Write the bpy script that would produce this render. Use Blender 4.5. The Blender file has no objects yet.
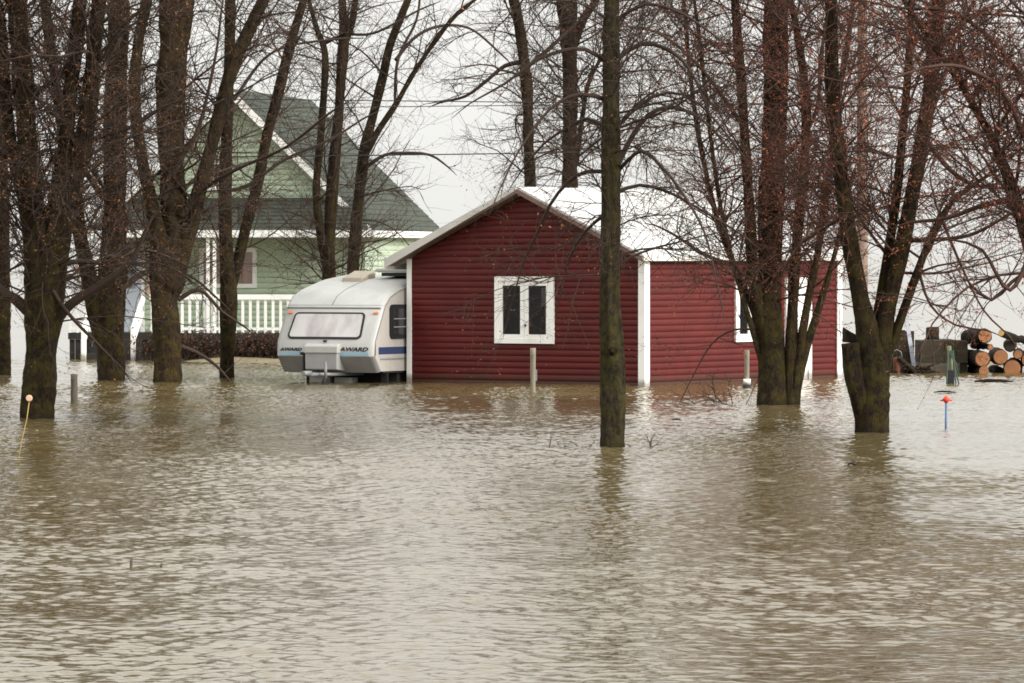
import bpy, math, random
import numpy as np
from mathutils import Vector, Matrix

# ------------------------------------------------------------------ scene, camera, world, sun
S = bpy.context.scene
COL = S.collection
R = math.radians
F, H, HOR = 5000.0, 2.5, 255.0          # focal length in pixels of a 1024 wide frame, eye height, horizon row

cam_d = bpy.data.cameras.new("camera")
cam_d.sensor_width = 36.0
cam_d.lens = 36.0 * F / 1024.0
cam_d.clip_start, cam_d.clip_end = 1.0, 20000.0
cam = bpy.data.objects.new("camera", cam_d)
COL.objects.link(cam)
cam.location = (0, 0, H)
cam.rotation_euler = (R(90) - math.atan((341.5 - HOR) / F), 0, 0)
S.camera = cam

W = bpy.data.worlds.new("World")
S.world = W
W.use_nodes = True
nt = W.node_tree
bg = nt.nodes["Background"]
SUN_EL, SUN_AZ = R(24), R(121)          # azimuth clockwise from +Y : light comes from the right and behind
sky = nt.nodes.new("ShaderNodeTexSky")
sky.sky_type = 'NISHITA'
sky.sun_disc = False
sky.sun_elevation = SUN_EL
sky.sun_rotation = SUN_AZ
hs = nt.nodes.new("ShaderNodeHueSaturation")
hs.inputs['Saturation'].default_value = 0.12
nt.links.new(sky.outputs[0], hs.inputs['Color'])
geo = nt.nodes.new("ShaderNodeTexCoord")
sep = nt.nodes.new("ShaderNodeSeparateXYZ")
nt.links.new(geo.outputs['Generated'], sep.inputs[0])
ramp = nt.nodes.new("ShaderNodeValToRGB")
ramp.color_ramp.elements[0].position = 0.0
ramp.color_ramp.elements[0].color = (0.95, 0.945, 0.905, 1)
ramp.color_ramp.elements[1].position = 1.0
ramp.color_ramp.elements[1].color = (3.0, 3.0, 2.95, 1)
nt.links.new(sep.outputs['Z'], ramp.inputs[0])
nz = nt.nodes.new("ShaderNodeTexNoise")
nz.inputs['Scale'].default_value = 3.0
nz.inputs['Detail'].default_value = 4.0
nt.links.new(geo.outputs['Generated'], nz.inputs['Vector'])
cr = nt.nodes.new("ShaderNodeMapRange")
cr.inputs['To Min'].default_value = 9.0
cr.inputs['To Max'].default_value = 11.0
nt.links.new(nz.outputs[0], cr.inputs['Value'])
vm = nt.nodes.new("ShaderNodeVectorMath")
vm.operation = 'SCALE'
nt.links.new(ramp.outputs[0], vm.inputs[0])
nt.links.new(cr.outputs[0], vm.inputs['Scale'])
mx = nt.nodes.new("ShaderNodeMixRGB")
mx.inputs[0].default_value = 0.85
nt.links.new(hs.outputs[0], mx.inputs[1])
nt.links.new(vm.outputs[0], mx.inputs[2])
nt.links.new(mx.outputs[0], bg.inputs['Color'])
bg.inputs['Strength'].default_value = 0.10

sun_d = bpy.data.lights.new("sun", 'SUN')
sun_d.energy = 4.7
sun_d.angle = R(25)
sun_d.color = (1.0, 0.965, 0.91)
sun = bpy.data.objects.new("sun", sun_d)
COL.objects.link(sun)
sun.location = (30, -10, 40)
_sd = Vector((math.sin(SUN_AZ) * math.cos(SUN_EL), math.cos(SUN_AZ) * math.cos(SUN_EL), math.sin(SUN_EL)))
sun.rotation_euler = _sd.to_track_quat('Z', 'Y').to_euler()

S.view_settings.view_transform = 'Standard'
S.view_settings.look = 'None'
S.view_settings.exposure = 0.0
S.view_settings.gamma = 1.0
S.render.engine = 'CYCLES'
S.cycles.use_denoising = True
S.cycles.denoiser = 'OPENIMAGEDENOISE'
S.cycles.denoising_input_passes = 'RGB_ALBEDO_NORMAL'
S.cycles.denoising_prefilter = 'ACCURATE'
S.cycles.max_bounces = 6
S.cycles.transparent_max_bounces = 8
S.cycles.pixel_filter_type = 'BLACKMAN_HARRIS'
S.cycles.filter_width = 1.7

# ------------------------------------------------------------------ placing helpers
def dist(py, z=0.0):
    """distance of a point at height z that is seen at image row py"""
    return F * (H - z) / (py - HOR)
def wx(px, D): return (px - 512.0) / F * D
def wz(py, D): return H - (py - HOR) / F * D
def wp(px, py, D): return Vector((wx(px, D), D, wz(py, D)))
def base(px, py):
    D = dist(py)
    return Vector((wx(px, D), D, 0.0))

# ------------------------------------------------------------------ object helpers
def tag(o, label=None, cat=None, group=None, kind=None):
    if label: o['label'] = label
    if cat: o['category'] = cat
    if group: o['group'] = group
    if kind: o['kind'] = kind
    return o

def empty(name, loc=(0, 0, 0), rz=0.0):
    o = bpy.data.objects.new(name, None)
    o.empty_display_size = 0.3
    COL.objects.link(o)
    o.location = loc
    o.rotation_euler = (0, 0, rz)
    return o

def np_mesh(name, v, f, mat, parent=None, smooth=False, loc=None):
    """mesh object from numpy vertices (N,3) and same-size faces (M,k)"""
    me = bpy.data.meshes.new(name)
    v = np.ascontiguousarray(v, dtype=np.float32)
    f = np.ascontiguousarray(f, dtype=np.int32)
    m, k = f.shape
    me.vertices.add(len(v)); me.vertices.foreach_set('co', v.ravel())
    me.loops.add(m * k); me.loops.foreach_set('vertex_index', f.ravel())
    me.polygons.add(m)
    me.polygons.foreach_set('loop_start', np.arange(0, m * k, k, dtype=np.int32))
    try:
        me.polygons.foreach_set('loop_total', np.full(m, k, dtype=np.int32))
    except Exception:
        pass
    if smooth: me.polygons.foreach_set('use_smooth', np.ones(m, dtype=bool))
    me.update(calc_edges=True)
    me.validate()
    me.materials.append(mat)
    o = bpy.data.objects.new(name, me)
    COL.objects.link(o)
    if parent: o.parent = parent
    if loc is not None: o.location = loc
    return o

class MB:
    """collects simple solids and links them as one mesh object"""
    def __init__(s): s.v = []; s.f = []; s.sm = []
    def add(s, vs, fs, smooth=False):
        b = len(s.v)
        s.v += [tuple(p) for p in vs]
        for f in fs:
            s.f.append(tuple(i + b for i in f)); s.sm.append(smooth)
        return s
    def box(s, a, b, M=None):
        x0, y0, z0 = a; x1, y1, z1 = b
        vs = [Vector(p) for p in ((x0,y0,z0),(x1,y0,z0),(x1,y1,z0),(x0,y1,z0),(x0,y0,z1),(x1,y0,z1),(x1,y1,z1),(x0,y1,z1))]
        if M is not None: vs = [M @ p for p in vs]
        return s.add(vs, [(0,3,2,1),(4,5,6,7),(0,1,5,4),(1,2,6,5),(2,3,7,6),(3,0,4,7)])
    def prism(s, poly, ext, M=None):
        """poly: 3D outline (planar), ext: vector of extrusion"""
        n = len(poly); e = Vector(ext)
        vs = [Vector(p) for p in poly] + [Vector(p) + e for p in poly]
        if M is not None: vs = [M @ p for p in vs]
        fs = [tuple(range(n))[::-1], tuple(range(n, 2 * n))]
        fs += [(i, (i + 1) % n, n + (i + 1) % n, n + i) for i in range(n)]
        return s.add(vs, fs)
    def tube(s, pts, rad, n=10, cap=True, smooth=True, wob=0.0, rng=None):
        pts = [Vector(p) for p in pts]
        if not hasattr(rad, '__len__'): rad = [rad] * len(pts)
        vs = []; fs = []
        u = None
        for i, p in enumerate(pts):
            t = (pts[min(i + 1, len(pts) - 1)] - pts[max(i - 1, 0)]).normalized()
            if u is None:
                a = Vector((0, 0, 1)) if abs(t.z) < 0.9 else Vector((1, 0, 0))
                u = t.cross(a).normalized()
            u = (u - t * u.dot(t)).normalized()
            w = t.cross(u)
            for k in range(n):
                an = 2 * math.pi * k / n
                r = rad[i] * (1 + (rng.uniform(-wob, wob) if rng else 0))
                vs.append(p + (u * math.cos(an) + w * math.sin(an)) * r)
        for i in range(len(pts) - 1):
            for k in range(n):
                k2 = (k + 1) % n
                fs.append((i * n + k, i * n + k2, (i + 1) * n + k2, (i + 1) * n + k))
        s.add(vs, fs, smooth)
        if cap:
            b = len(s.v) - len(vs)
            s.f.append(tuple(b + k for k in range(n))[::-1]); s.sm.append(False)
            b2 = b + (len(pts) - 1) * n
            s.f.append(tuple(b2 + k for k in range(n))); s.sm.append(False)
        return s
    def build(s, name, mat, parent=None, bevel=0.0, mats=None):
        me = bpy.data.meshes.new(name)
        me.from_pydata([tuple(v) for v in s.v], [], s.f)
        me.polygons.foreach_set('use_smooth', s.sm)
        me.materials.append(mat)
        me.update()
        o = bpy.data.objects.new(name, me)
        COL.objects.link(o)
        if parent: o.parent = parent
        if bevel > 0:
            m = o.modifiers.new('bevel', 'BEVEL'); m.width = bevel; m.segments = 2; m.limit_method = 'ANGLE'
        return o

# ------------------------------------------------------------------ materials
def new_mat(name):
    m = bpy.data.materials.new(name); m.use_nodes = True
    n = m.node_tree.nodes; l = m.node_tree.links
    return m, n, l, n['Principled BSDF']

def paint(name, col, rough=0.5, var=0.12, scale=3.0, dirt=None, dirt_amt=0.0, stretch=(1, 1, 1), spec=0.5, bump=0.0, bscale=40.0):
    """base colour broken up by two noises, optional dirt colour in patches, optional fine bump"""
    m, n, l, p = new_mat(name)
    tc = n.new('ShaderNodeTexCoord'); mp = n.new('ShaderNodeMapping'); mp.inputs['Scale'].default_value = stretch
    l.new(tc.outputs['Object'], mp.inputs['Vector'])
    nz = n.new('ShaderNodeTexNoise'); nz.inputs['Scale'].default_value = scale; nz.inputs['Detail'].default_value = 6; nz.inputs['Roughness'].default_value = 0.65
    l.new(mp.outputs[0], nz.inputs['Vector'])
    rp = n.new('ShaderNodeValToRGB')
    rp.color_ramp.elements[0].position = 0.3; rp.color_ramp.elements[1].position = 0.7
    rp.color_ramp.elements[0].color = tuple(c * (1 - var) for c in col) + (1,)
    rp.color_ramp.elements[1].color = tuple(min(1, c * (1 + var)) for c in col) + (1,)
    l.new(nz.outputs[0], rp.inputs[0])
    out = rp.outputs[0]
    if dirt:
        n2 = n.new('ShaderNodeTexNoise'); n2.inputs['Scale'].default_value = scale * 0.6; n2.inputs['Detail'].default_value = 8; n2.inputs['Roughness'].default_value = 0.7
        l.new(mp.outputs[0], n2.inputs['Vector'])
        mr = n.new('ShaderNodeMapRange'); mr.inputs['From Min'].default_value = 0.48; mr.inputs['From Max'].default_value = 0.72; mr.inputs['To Max'].default_value = dirt_amt
        l.new(n2.outputs[0], mr.inputs['Value'])
        mix = n.new('ShaderNodeMixRGB'); mix.inputs[2].default_value = tuple(dirt) + (1,)
        l.new(mr.outputs[0], mix.inputs[0]); l.new(out, mix.inputs[1]); out = mix.outputs[0]
    l.new(out, p.inputs['Base Color'])
    p.inputs['Roughness'].default_value = rough
    p.inputs['Specular IOR Level'].default_value = spec
    if bump > 0:
        n3 = n.new('ShaderNodeTexNoise'); n3.inputs['Scale'].default_value = bscale; n3.inputs['Detail'].default_value = 4
        l.new(mp.outputs[0], n3.inputs['Vector'])
        b = n.new('ShaderNodeBump'); b.inputs['Strength'].default_value = 1.0; b.inputs['Distance'].default_value = bump
        l.new(n3.outputs[0], b.inputs['Height']); l.new(b.outputs[0], p.inputs['Normal'])
    return m

def bark(name, dark, light, moss, moss_amt, tint=None):
    """broken plates of bark, moss thicker low on the trunk, a wet band at the waterline"""
    m, n, l, p = new_mat(name)
    tc = n.new('ShaderNodeTexCoord'); mp = n.new('ShaderNodeMapping'); mp.inputs['Scale'].default_value = (6, 6, 2.2)
    l.new(tc.outputs['Object'], mp.inputs['Vector'])
    nz = n.new('ShaderNodeTexNoise'); nz.inputs['Scale'].default_value = 2.6; nz.inputs['Detail'].default_value = 9; nz.inputs['Roughness'].default_value = 0.78; nz.inputs['Distortion'].default_value = 1.2
    l.new(mp.outputs[0], nz.inputs['Vector'])
    rp = n.new('ShaderNodeValToRGB')
    rp.color_ramp.elements[0].position = 0.40; rp.color_ramp.elements[1].position = 0.66
    rp.color_ramp.elements[0].color = tuple(dark) + (1,); rp.color_ramp.elements[1].color = tuple(light) + (1,)
    l.new(nz.outputs[0], rp.inputs[0])
    # big patches, paler and darker
    n4 = n.new('ShaderNodeTexNoise'); n4.inputs['Scale'].default_value = 1.3; n4.inputs['Detail'].default_value = 3
    l.new(tc.outputs['Object'], n4.inputs['Vector'])
    m4 = n.new('ShaderNodeMapRange'); m4.inputs['From Min'].default_value = 0.3; m4.inputs['From Max'].default_value = 0.7
    m4.inputs['To Min'].default_value = 0.55; m4.inputs['To Max'].default_value = 1.5
    l.new(n4.outputs[0], m4.inputs['Value'])
    v4 = n.new('ShaderNodeVectorMath'); v4.operation = 'SCALE'
    l.new(rp.outputs[0], v4.inputs[0]); l.new(m4.outputs[0], v4.inputs['Scale'])
    n2 = n.new('ShaderNodeTexNoise'); n2.inputs['Scale'].default_value = 4.2; n2.inputs['Detail'].default_value = 9; n2.inputs['Roughness'].default_value = 0.75
    l.new(tc.outputs['Object'], n2.inputs['Vector'])
    mr = n.new('ShaderNodeMapRange'); mr.inputs['From Min'].default_value = 0.45; mr.inputs['From Max'].default_value = 0.60; mr.inputs['To Max'].default_value = moss_amt
    l.new(n2.outputs[0], mr.inputs['Value'])
    sx = n.new('ShaderNodeSeparateXYZ'); l.new(tc.outputs['Object'], sx.inputs[0])
    mh = n.new('ShaderNodeMapRange'); mh.inputs['From Min'].default_value = 0.3; mh.inputs['From Max'].default_value = 4.5; mh.inputs['To Min'].default_value = 1.0; mh.inputs['To Max'].default_value = 0.35
    l.new(sx.outputs['Z'], mh.inputs['Value'])
    mu = n.new('ShaderNodeMath'); mu.operation = 'MULTIPLY'; l.new(mr.outputs[0], mu.inputs[0]); l.new(mh.outputs[0], mu.inputs[1])
    mix = n.new('ShaderNodeMixRGB'); mix.inputs[2].default_value = tuple(moss) + (1,)
    l.new(mu.outputs[0], mix.inputs[0]); l.new(v4.outputs[0], mix.inputs[1])
    # wet, muddy foot
    ad0 = n.new('ShaderNodeMath'); ad0.operation = 'MULTIPLY_ADD'; ad0.inputs[1].default_value = 0.35; l.new(n4.outputs[0], ad0.inputs[0]); l.new(sx.outputs['Z'], ad0.inputs[2])
    mw = n.new('ShaderNodeMapRange'); mw.inputs['From Min'].default_value = 0.20; mw.inputs['From Max'].default_value = 0.36; mw.inputs['To Min'].default_value = 0.75; mw.inputs['To Max'].default_value = 0.0
    l.new(ad0.outputs[0], mw.inputs['Value'])
    mx2 = n.new('ShaderNodeMixRGB'); mx2.inputs[2].default_value = (0.014, 0.010, 0.006, 1)
    l.new(mw.outputs[0], mx2.inputs[0]); l.new(mix.outputs[0], mx2.inputs[1])
    l.new(mx2.outputs[0], p.inputs['Base Color'])
    p.inputs['Roughness'].default_value = 0.9; p.inputs['Specular IOR Level'].default_value = 0.2
    b = n.new('ShaderNodeBump'); b.inputs['Strength'].default_value = 1.0; b.inputs['Distance'].default_value = 0.09
    l.new(nz.outputs[0], b.inputs['Height']); l.new(b.outputs[0], p.inputs['Normal'])
    return m

def mudline(m, h=0.10, col=(0.09, 0.065, 0.035), amt=0.7):
    """uneven band of dried silt left on whatever stands in the flood"""
    n, l = m.node_tree.nodes, m.node_tree.links
    p = n['Principled BSDF']; src = p.inputs['Base Color'].links[0].from_socket
    tc = n.new('ShaderNodeTexCoord'); sx = n.new('ShaderNodeSeparateXYZ'); l.new(tc.outputs['Object'], sx.inputs[0])
    nz = n.new('ShaderNodeTexNoise'); nz.inputs['Scale'].default_value = 2.5; nz.inputs['Detail'].default_value = 6
    l.new(tc.outputs['Object'], nz.inputs['Vector'])
    ma = n.new('ShaderNodeMath'); ma.operation = 'MULTIPLY_ADD'; ma.inputs[1].default_value = -0.30; l.new(nz.outputs[0], ma.inputs[0]); l.new(sx.outputs['Z'], ma.inputs[2])
    mr = n.new('ShaderNodeMapRange'); mr.inputs['From Min'].default_value = h - 0.15 - 0.05; mr.inputs['From Max'].default_value = h - 0.15 + 0.07
    mr.inputs['To Min'].default_value = amt; mr.inputs['To Max'].default_value = 0.0
    l.new(ma.outputs[0], mr.inputs['Value'])
    mx = n.new('ShaderNodeMixRGB'); mx.inputs[2].default_value = tuple(col) + (1,)
    l.new(mr.outputs[0], mx.inputs[0]); l.new(src, mx.inputs[1]); l.new(mx.outputs[0], p.inputs['Base Color'])

def flat(name, col, rough=0.7, spec=0.3):
    m, n, l, p = new_mat(name)
    p.inputs['Base Color'].default_value = tuple(col) + (1,)
    p.inputs['Roughness'].default_value = rough; p.inputs['Specular IOR Level'].default_value = spec
    return m

def varied(name, c1, c2, c3, rough=0.8):
    """one colour per small leaf or bud"""
    m, n, l, p = new_mat(name)
    g = n.new('ShaderNodeNewGeometry'); rp = n.new('ShaderNodeValToRGB')
    rp.color_ramp.elements[0].color = tuple(c1) + (1,); rp.color_ramp.elements[1].color = tuple(c3) + (1,)
    e = rp.color_ramp.elements.new(0.5); e.color = tuple(c2) + (1,)
    l.new(g.outputs['Random Per Island'], rp.inputs[0]); l.new(rp.outputs[0], p.inputs['Base Color'])
    p.inputs['Roughness'].default_value = rough; p.inputs['Specular IOR Level'].default_value = 0.2
    return m

def glass(name, tint=0.75, refl=0.9):
    m, n, l, p = new_mat(name)
    n.remove(p)
    out = n['Material Output']
    tr = n.new('ShaderNodeBsdfTransparent'); tr.inputs[0].default_value = (tint, tint, tint, 1)
    gl = n.new('ShaderNodeBsdfGlossy'); gl.inputs['Roughness'].default_value = 0.03; gl.inputs[0].default_value = (refl, refl, refl, 1)
    fr = n.new('ShaderNodeFresnel'); fr.inputs[0].default_value = 1.45
    mix = n.new('ShaderNodeMixShader')
    l.new(fr.outputs[0], mix.inputs[0]); l.new(tr.outputs[0], mix.inputs[1]); l.new(gl.outputs[0], mix.inputs[2])
    l.new(mix.outputs[0], out.inputs['Surface'])
    return m

M = {}
M['white'] = paint('white_paint', (0.86, 0.85, 0.81), 0.55, 0.06, 2.5, (0.45, 0.42, 0.34), 0.35, (1, 1, 0.4))
M['red'] = paint('red_siding', (0.086, 0.0095, 0.0078), 0.42, 0.22, 1.4, (0.056, 0.0085, 0.0072), 0.65, (0.6, 0.6, 2.0), 0.2)
mudline(M['white'], 0.10); mudline(M['red'], 0.13, (0.045, 0.022, 0.012), 0.75)
_p = M['red'].node_tree.nodes['Principled BSDF']; _p.inputs['Coat Weight'].default_value = 0.0; _p.inputs['Coat Roughness'].default_value = 0.35
M['green'] = paint('green_siding', (0.42, 0.50, 0.37), 0.5, 0.08, 1.2, (0.35, 0.39, 0.24), 0.5, (0.5, 0.5, 1.5), 0.3)
M['shingle'] = paint('grey_green_shingles', (0.044, 0.050, 0.037), 0.85, 0.45, 5.0, (0.026, 0.031, 0.022), 0.7, (1, 1, 3), 0.3, 0.01, 30)
M['white_roof'] = paint('white_metal_roof', (0.44, 0.44, 0.43), 0.5, 0.05, 1.0, (0.30, 0.28, 0.24), 0.45)
M['soffit'] = paint('soffit', (0.16, 0.10, 0.08), 0.7, 0.2, 2.0)
M['fascia'] = paint('fascia_metal', (0.56, 0.54, 0.50), 0.5, 0.08, 2.0, (0.36, 0.33, 0.28), 0.4)
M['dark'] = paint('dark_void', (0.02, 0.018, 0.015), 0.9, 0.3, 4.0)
M['deck'] = paint('dark_deck_timber', (0.020, 0.016, 0.012), 0.8, 0.4, 4.0)
M['glass'] = glass('window_glass', 0.93, 0.8)
M['glass_dark'] = glass('dark_window_glass', 0.62, 0.5)
M['curtain_brown'] = paint('brown_curtain', (0.66, 0.45, 0.34), 0.9, 0.12, 3.0, stretch=(6, 6, 0.5))
M['curtain_pale'] = paint('pale_curtain', (0.56, 0.50, 0.50), 0.9, 0.10, 2.0, (0.40, 0.30, 0.32), 0.6, stretch=(4, 4, 0.5))
M['paper'] = flat('white_paper', (0.75, 0.75, 0.74))
M['door'] = paint('pale_blue_door', (0.50, 0.54, 0.60), 0.5, 0.06, 1.5)
M['rubber'] = flat('black_rubber', (0.015, 0.015, 0.016), 0.6)
M['van_white'] = paint('caravan_white', (0.41, 0.41, 0.39), 0.4, 0.06, 1.5, (0.28, 0.265, 0.23), 0.6, (1, 1, 0.5))
M['van_roof'] = paint('caravan_roof_white', (0.40, 0.40, 0.38), 0.45, 0.06, 2.0, (0.26, 0.25, 0.20), 0.6)
M['van_side'] = paint('caravan_side_grey', (0.45, 0.425, 0.385), 0.5, 0.06, 2.5, (0.34, 0.315, 0.27), 0.5, bump=0.002, bscale=120)
M['van_grey'] = paint('caravan_grey_plastic', (0.27, 0.27, 0.265), 0.55, 0.08, 2.0, (0.16, 0.155, 0.14), 0.5)
M['locker'] = paint('locker_cover', (0.36, 0.355, 0.33), 0.6, 0.06, 2.0)
M['stripe_blue'] = flat('pale_blue_stripe', (0.26, 0.40, 0.48), 0.5)
M['stripe_navy'] = flat('navy_stripe', (0.03, 0.045, 0.11), 0.5)
M['letter'] = flat('black_lettering', (0.03, 0.03, 0.035), 0.5)
M['orange'] = flat('orange_lens', (0.62, 0.17, 0.04), 0.3, 0.6)
M['metal'] = paint('grey_metal', (0.20, 0.20, 0.20), 0.45, 0.2, 6.0, (0.10, 0.06, 0.04), 0.5)
M['hatch'] = paint('tan_roof_hatch', (0.30, 0.26, 0.20), 0.6, 0.12, 3.0)
M['post'] = paint('weathered_post', (0.23, 0.20, 0.155), 0.9, 0.35, 5.0, (0.11, 0.12, 0.06), 0.7, (2, 2, 0.4), 0.2, 0.006, 40)
M['post_dark'] = paint('dark_weathered_post', (0.09, 0.075, 0.06), 0.9, 0.35, 5.0, (0.05, 0.055, 0.03), 0.7, (2, 2, 0.4), 0.2, 0.006, 40)
M['mossy'] = paint('mossy_post', (0.17, 0.18, 0.10), 0.9, 0.35, 5.0, (0.07, 0.08, 0.04), 0.7, (2, 2, 0.4), 0.2)
M['green_metal'] = paint('green_metal', (0.022, 0.048, 0.032), 0.6, 0.2, 4.0)
M['bin'] = paint('old_grey_brown_planks', (0.042, 0.034, 0.022), 0.9, 0.4, 3.0, (0.022, 0.022, 0.013), 0.6, (1, 1, 4), 0.2, 0.006, 30)
M['bin_low'] = paint('pale_base_plank', (0.075, 0.058, 0.040), 0.9, 0.3, 3.0, stretch=(1, 1, 4))
M['log_bark'] = bark('log_bark', (0.016, 0.011, 0.008), (0.085, 0.058, 0.040), (0.06, 0.055, 0.03), 0.3)
M['plank'] = paint('pale_plank', (0.33, 0.34, 0.39), 0.7, 0.08, 3.0)
M['red_plastic'] = flat('red_plastic', (0.72, 0.07, 0.03), 0.45)
M['blue_rod'] = flat('blue_rod', (0.10, 0.17, 0.33), 0.5)
M['yellow_rod'] = flat('yellow_rod', (0.34, 0.25, 0.07), 0.6)
M['reflector'] = flat('pale_reflector', (0.55, 0.36, 0.25), 0.5)
M['wire'] = flat('black_cable', (0.025, 0.024, 0.022), 0.6)
M['pole'] = paint('pole_wood', (0.23, 0.165, 0.13), 0.9, 0.3, 3.0, (0.12, 0.07, 0.05), 0.6, (3, 3, 0.3), 0.2, 0.008, 30)
M['rust_debris'] = paint('rusty_debris', (0.13, 0.045, 0.025), 0.9, 0.3, 5.0)
M['bark_dark'] = bark('dark_bark', (0.003, 0.0017, 0.0008), (0.048, 0.0265, 0.012), (0.062, 0.050, 0.008), 0.85)
M['bark_moss'] = bark('mossy_bark', (0.010, 0.007, 0.0035), (0.070, 0.053, 0.028), (0.078, 0.070, 0.014), 0.85)
M['bark_red'] = bark('grey_brown_bark', (0.008, 0.005, 0.003), (0.070, 0.040, 0.022), (0.046, 0.038, 0.012), 0.4)
M['bark_lit'] = bark('golden_lichen_bark', (0.006, 0.0036, 0.0018), (0.056, 0.034, 0.016), (0.080, 0.056, 0.010), 0.75)  # golden lichen colour over dark bark
M['twig_dark'] = paint('dark_twigs', (0.026, 0.0125, 0.006), 0.85, 0.3, 3.0)
M['twig_red'] = paint('reddish_twigs', (0.048, 0.0185, 0.0095), 0.8, 0.35, 3.0)
M['bud_brown'] = varied('brown_buds', (0.05, 0.022, 0.010), (0.14, 0.058, 0.025), (0.26, 0.12, 0.05))
M['bud_red'] = varied('red_buds', (0.07, 0.020, 0.010), (0.22, 0.055, 0.026), (0.40, 0.13, 0.065))
M['hedge_leaf'] = varied('dead_hedge_leaves', (0.014, 0.010, 0.008), (0.05, 0.028, 0.018), (0.12, 0.06, 0.04))
M['ground'] = paint('muddy_grass', (0.17, 0.135, 0.075), 0.95, 0.3, 2.5, (0.09, 0.075, 0.04), 0.7, bump=0.03, bscale=12)

def mat_log_end():
    m, n, l, p = new_mat('sawn_log_end')
    tc = n.new('ShaderNodeTexCoord')
    nz = n.new('ShaderNodeTexNoise'); nz.inputs['Scale'].default_value = 9; nz.inputs['Detail'].default_value = 6
    l.new(tc.outputs['Object'], nz.inputs['Vector'])
    rp = n.new('ShaderNodeValToRGB')
    rp.color_ramp.elements[0].position = 0.3; rp.color_ramp.elements[1].position = 0.72
    rp.color_ramp.elements[0].color = (0.11, 0.040, 0.017, 1); rp.color_ramp.elements[1].color = (0.38, 0.165, 0.068, 1)
    wv = n.new('ShaderNodeTexWave'); wv.wave_type = 'RINGS'; wv.rings_direction = 'Y'
    wv.inputs['Scale'].default_value = 9.0; wv.inputs['Distortion'].default_value = 2.5; wv.inputs['Detail'].default_value = 3
    l.new(tc.outputs['Object'], wv.inputs['Vector'])
    av = n.new('ShaderNodeMath'); av.operation = 'MULTIPLY_ADD'; av.inputs[1].default_value = 0.45
    sc = n.new('ShaderNodeMath'); sc.operation = 'MULTIPLY'; sc.inputs[1].default_value = 0.58
    l.new(nz.outputs[0], sc.inputs[0]); l.new(wv.outputs['Fac'], av.inputs[0]); l.new(sc.outputs[0], av.inputs[2])
    l.new(av.outputs[0], rp.inputs[0]); l.new(rp.outputs[0], p.inputs['Base Color'])
    p.inputs['Roughness'].default_value = 0.9
    return m
M['log_end'] = mat_log_end()
M['log_end_pale'] = paint('pale_log_end', (0.55, 0.38, 0.14), 0.9, 0.2, 8.0)

def mat_water():
    m, n, l, p = new_mat('muddy_flood_water')
    g = n.new('ShaderNodeNewGeometry')
    nz = n.new('ShaderNodeTexNoise'); nz.inputs['Scale'].default_value = 0.12; nz.inputs['Detail'].default_value = 3
    l.new(g.outputs['Position'], nz.inputs['Vector'])
    rp = n.new('ShaderNodeValToRGB')
    rp.color_ramp.elements[0].position = 0.3; rp.color_ramp.elements[1].position = 0.7
    rp.color_ramp.elements[0].color = (0.096, 0.069, 0.026, 1); rp.color_ramp.elements[1].color = (0.120, 0.095, 0.049, 1)
    l.new(nz.outputs[0], rp.inputs[0]); l.new(rp.outputs[0], p.inputs['Base Color'])
    p.inputs['Roughness'].default_value = 0.085
    p.inputs['IOR'].default_value = 1.333
    mp = n.new('ShaderNodeMapping'); mp.inputs['Scale'].default_value = (0.7, 1.0, 1.0)
    l.new(g.outputs['Position'], mp.inputs['Vector'])
    n2 = n.new('ShaderNodeTexNoise'); n2.inputs['Scale'].default_value = 5.0; n2.inputs['Detail'].default_value = 3
    l.new(mp.outputs[0], n2.inputs['Vector'])
    b = n.new('ShaderNodeBump'); b.inputs['Strength'].default_value = 1.0; b.inputs['Distance'].default_value = 0.014
    l.new(n2.outputs[0], b.inputs['Height'])
    mp3 = n.new('ShaderNodeMapping'); mp3.inputs['Scale'].default_value = (0.03, 0.11, 1.0)
    l.new(g.outputs['Position'], mp3.inputs['Vector'])
    n3 = n.new('ShaderNodeTexNoise'); n3.inputs['Scale'].default_value = 1.0; n3.inputs['Detail'].default_value = 2
    l.new(mp3.outputs[0], n3.inputs['Vector'])
    b3 = n.new('ShaderNodeBump'); b3.inputs['Strength'].default_value = 1.0; b3.inputs['Distance'].default_value = 0.10
    l.new(n3.outputs[0], b3.inputs['Height']); l.new(b.outputs[0], b3.inputs['Normal'])
    l.new(b3.outputs[0], p.inputs['Normal'])
    return m
M['water'] = mat_water()

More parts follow.
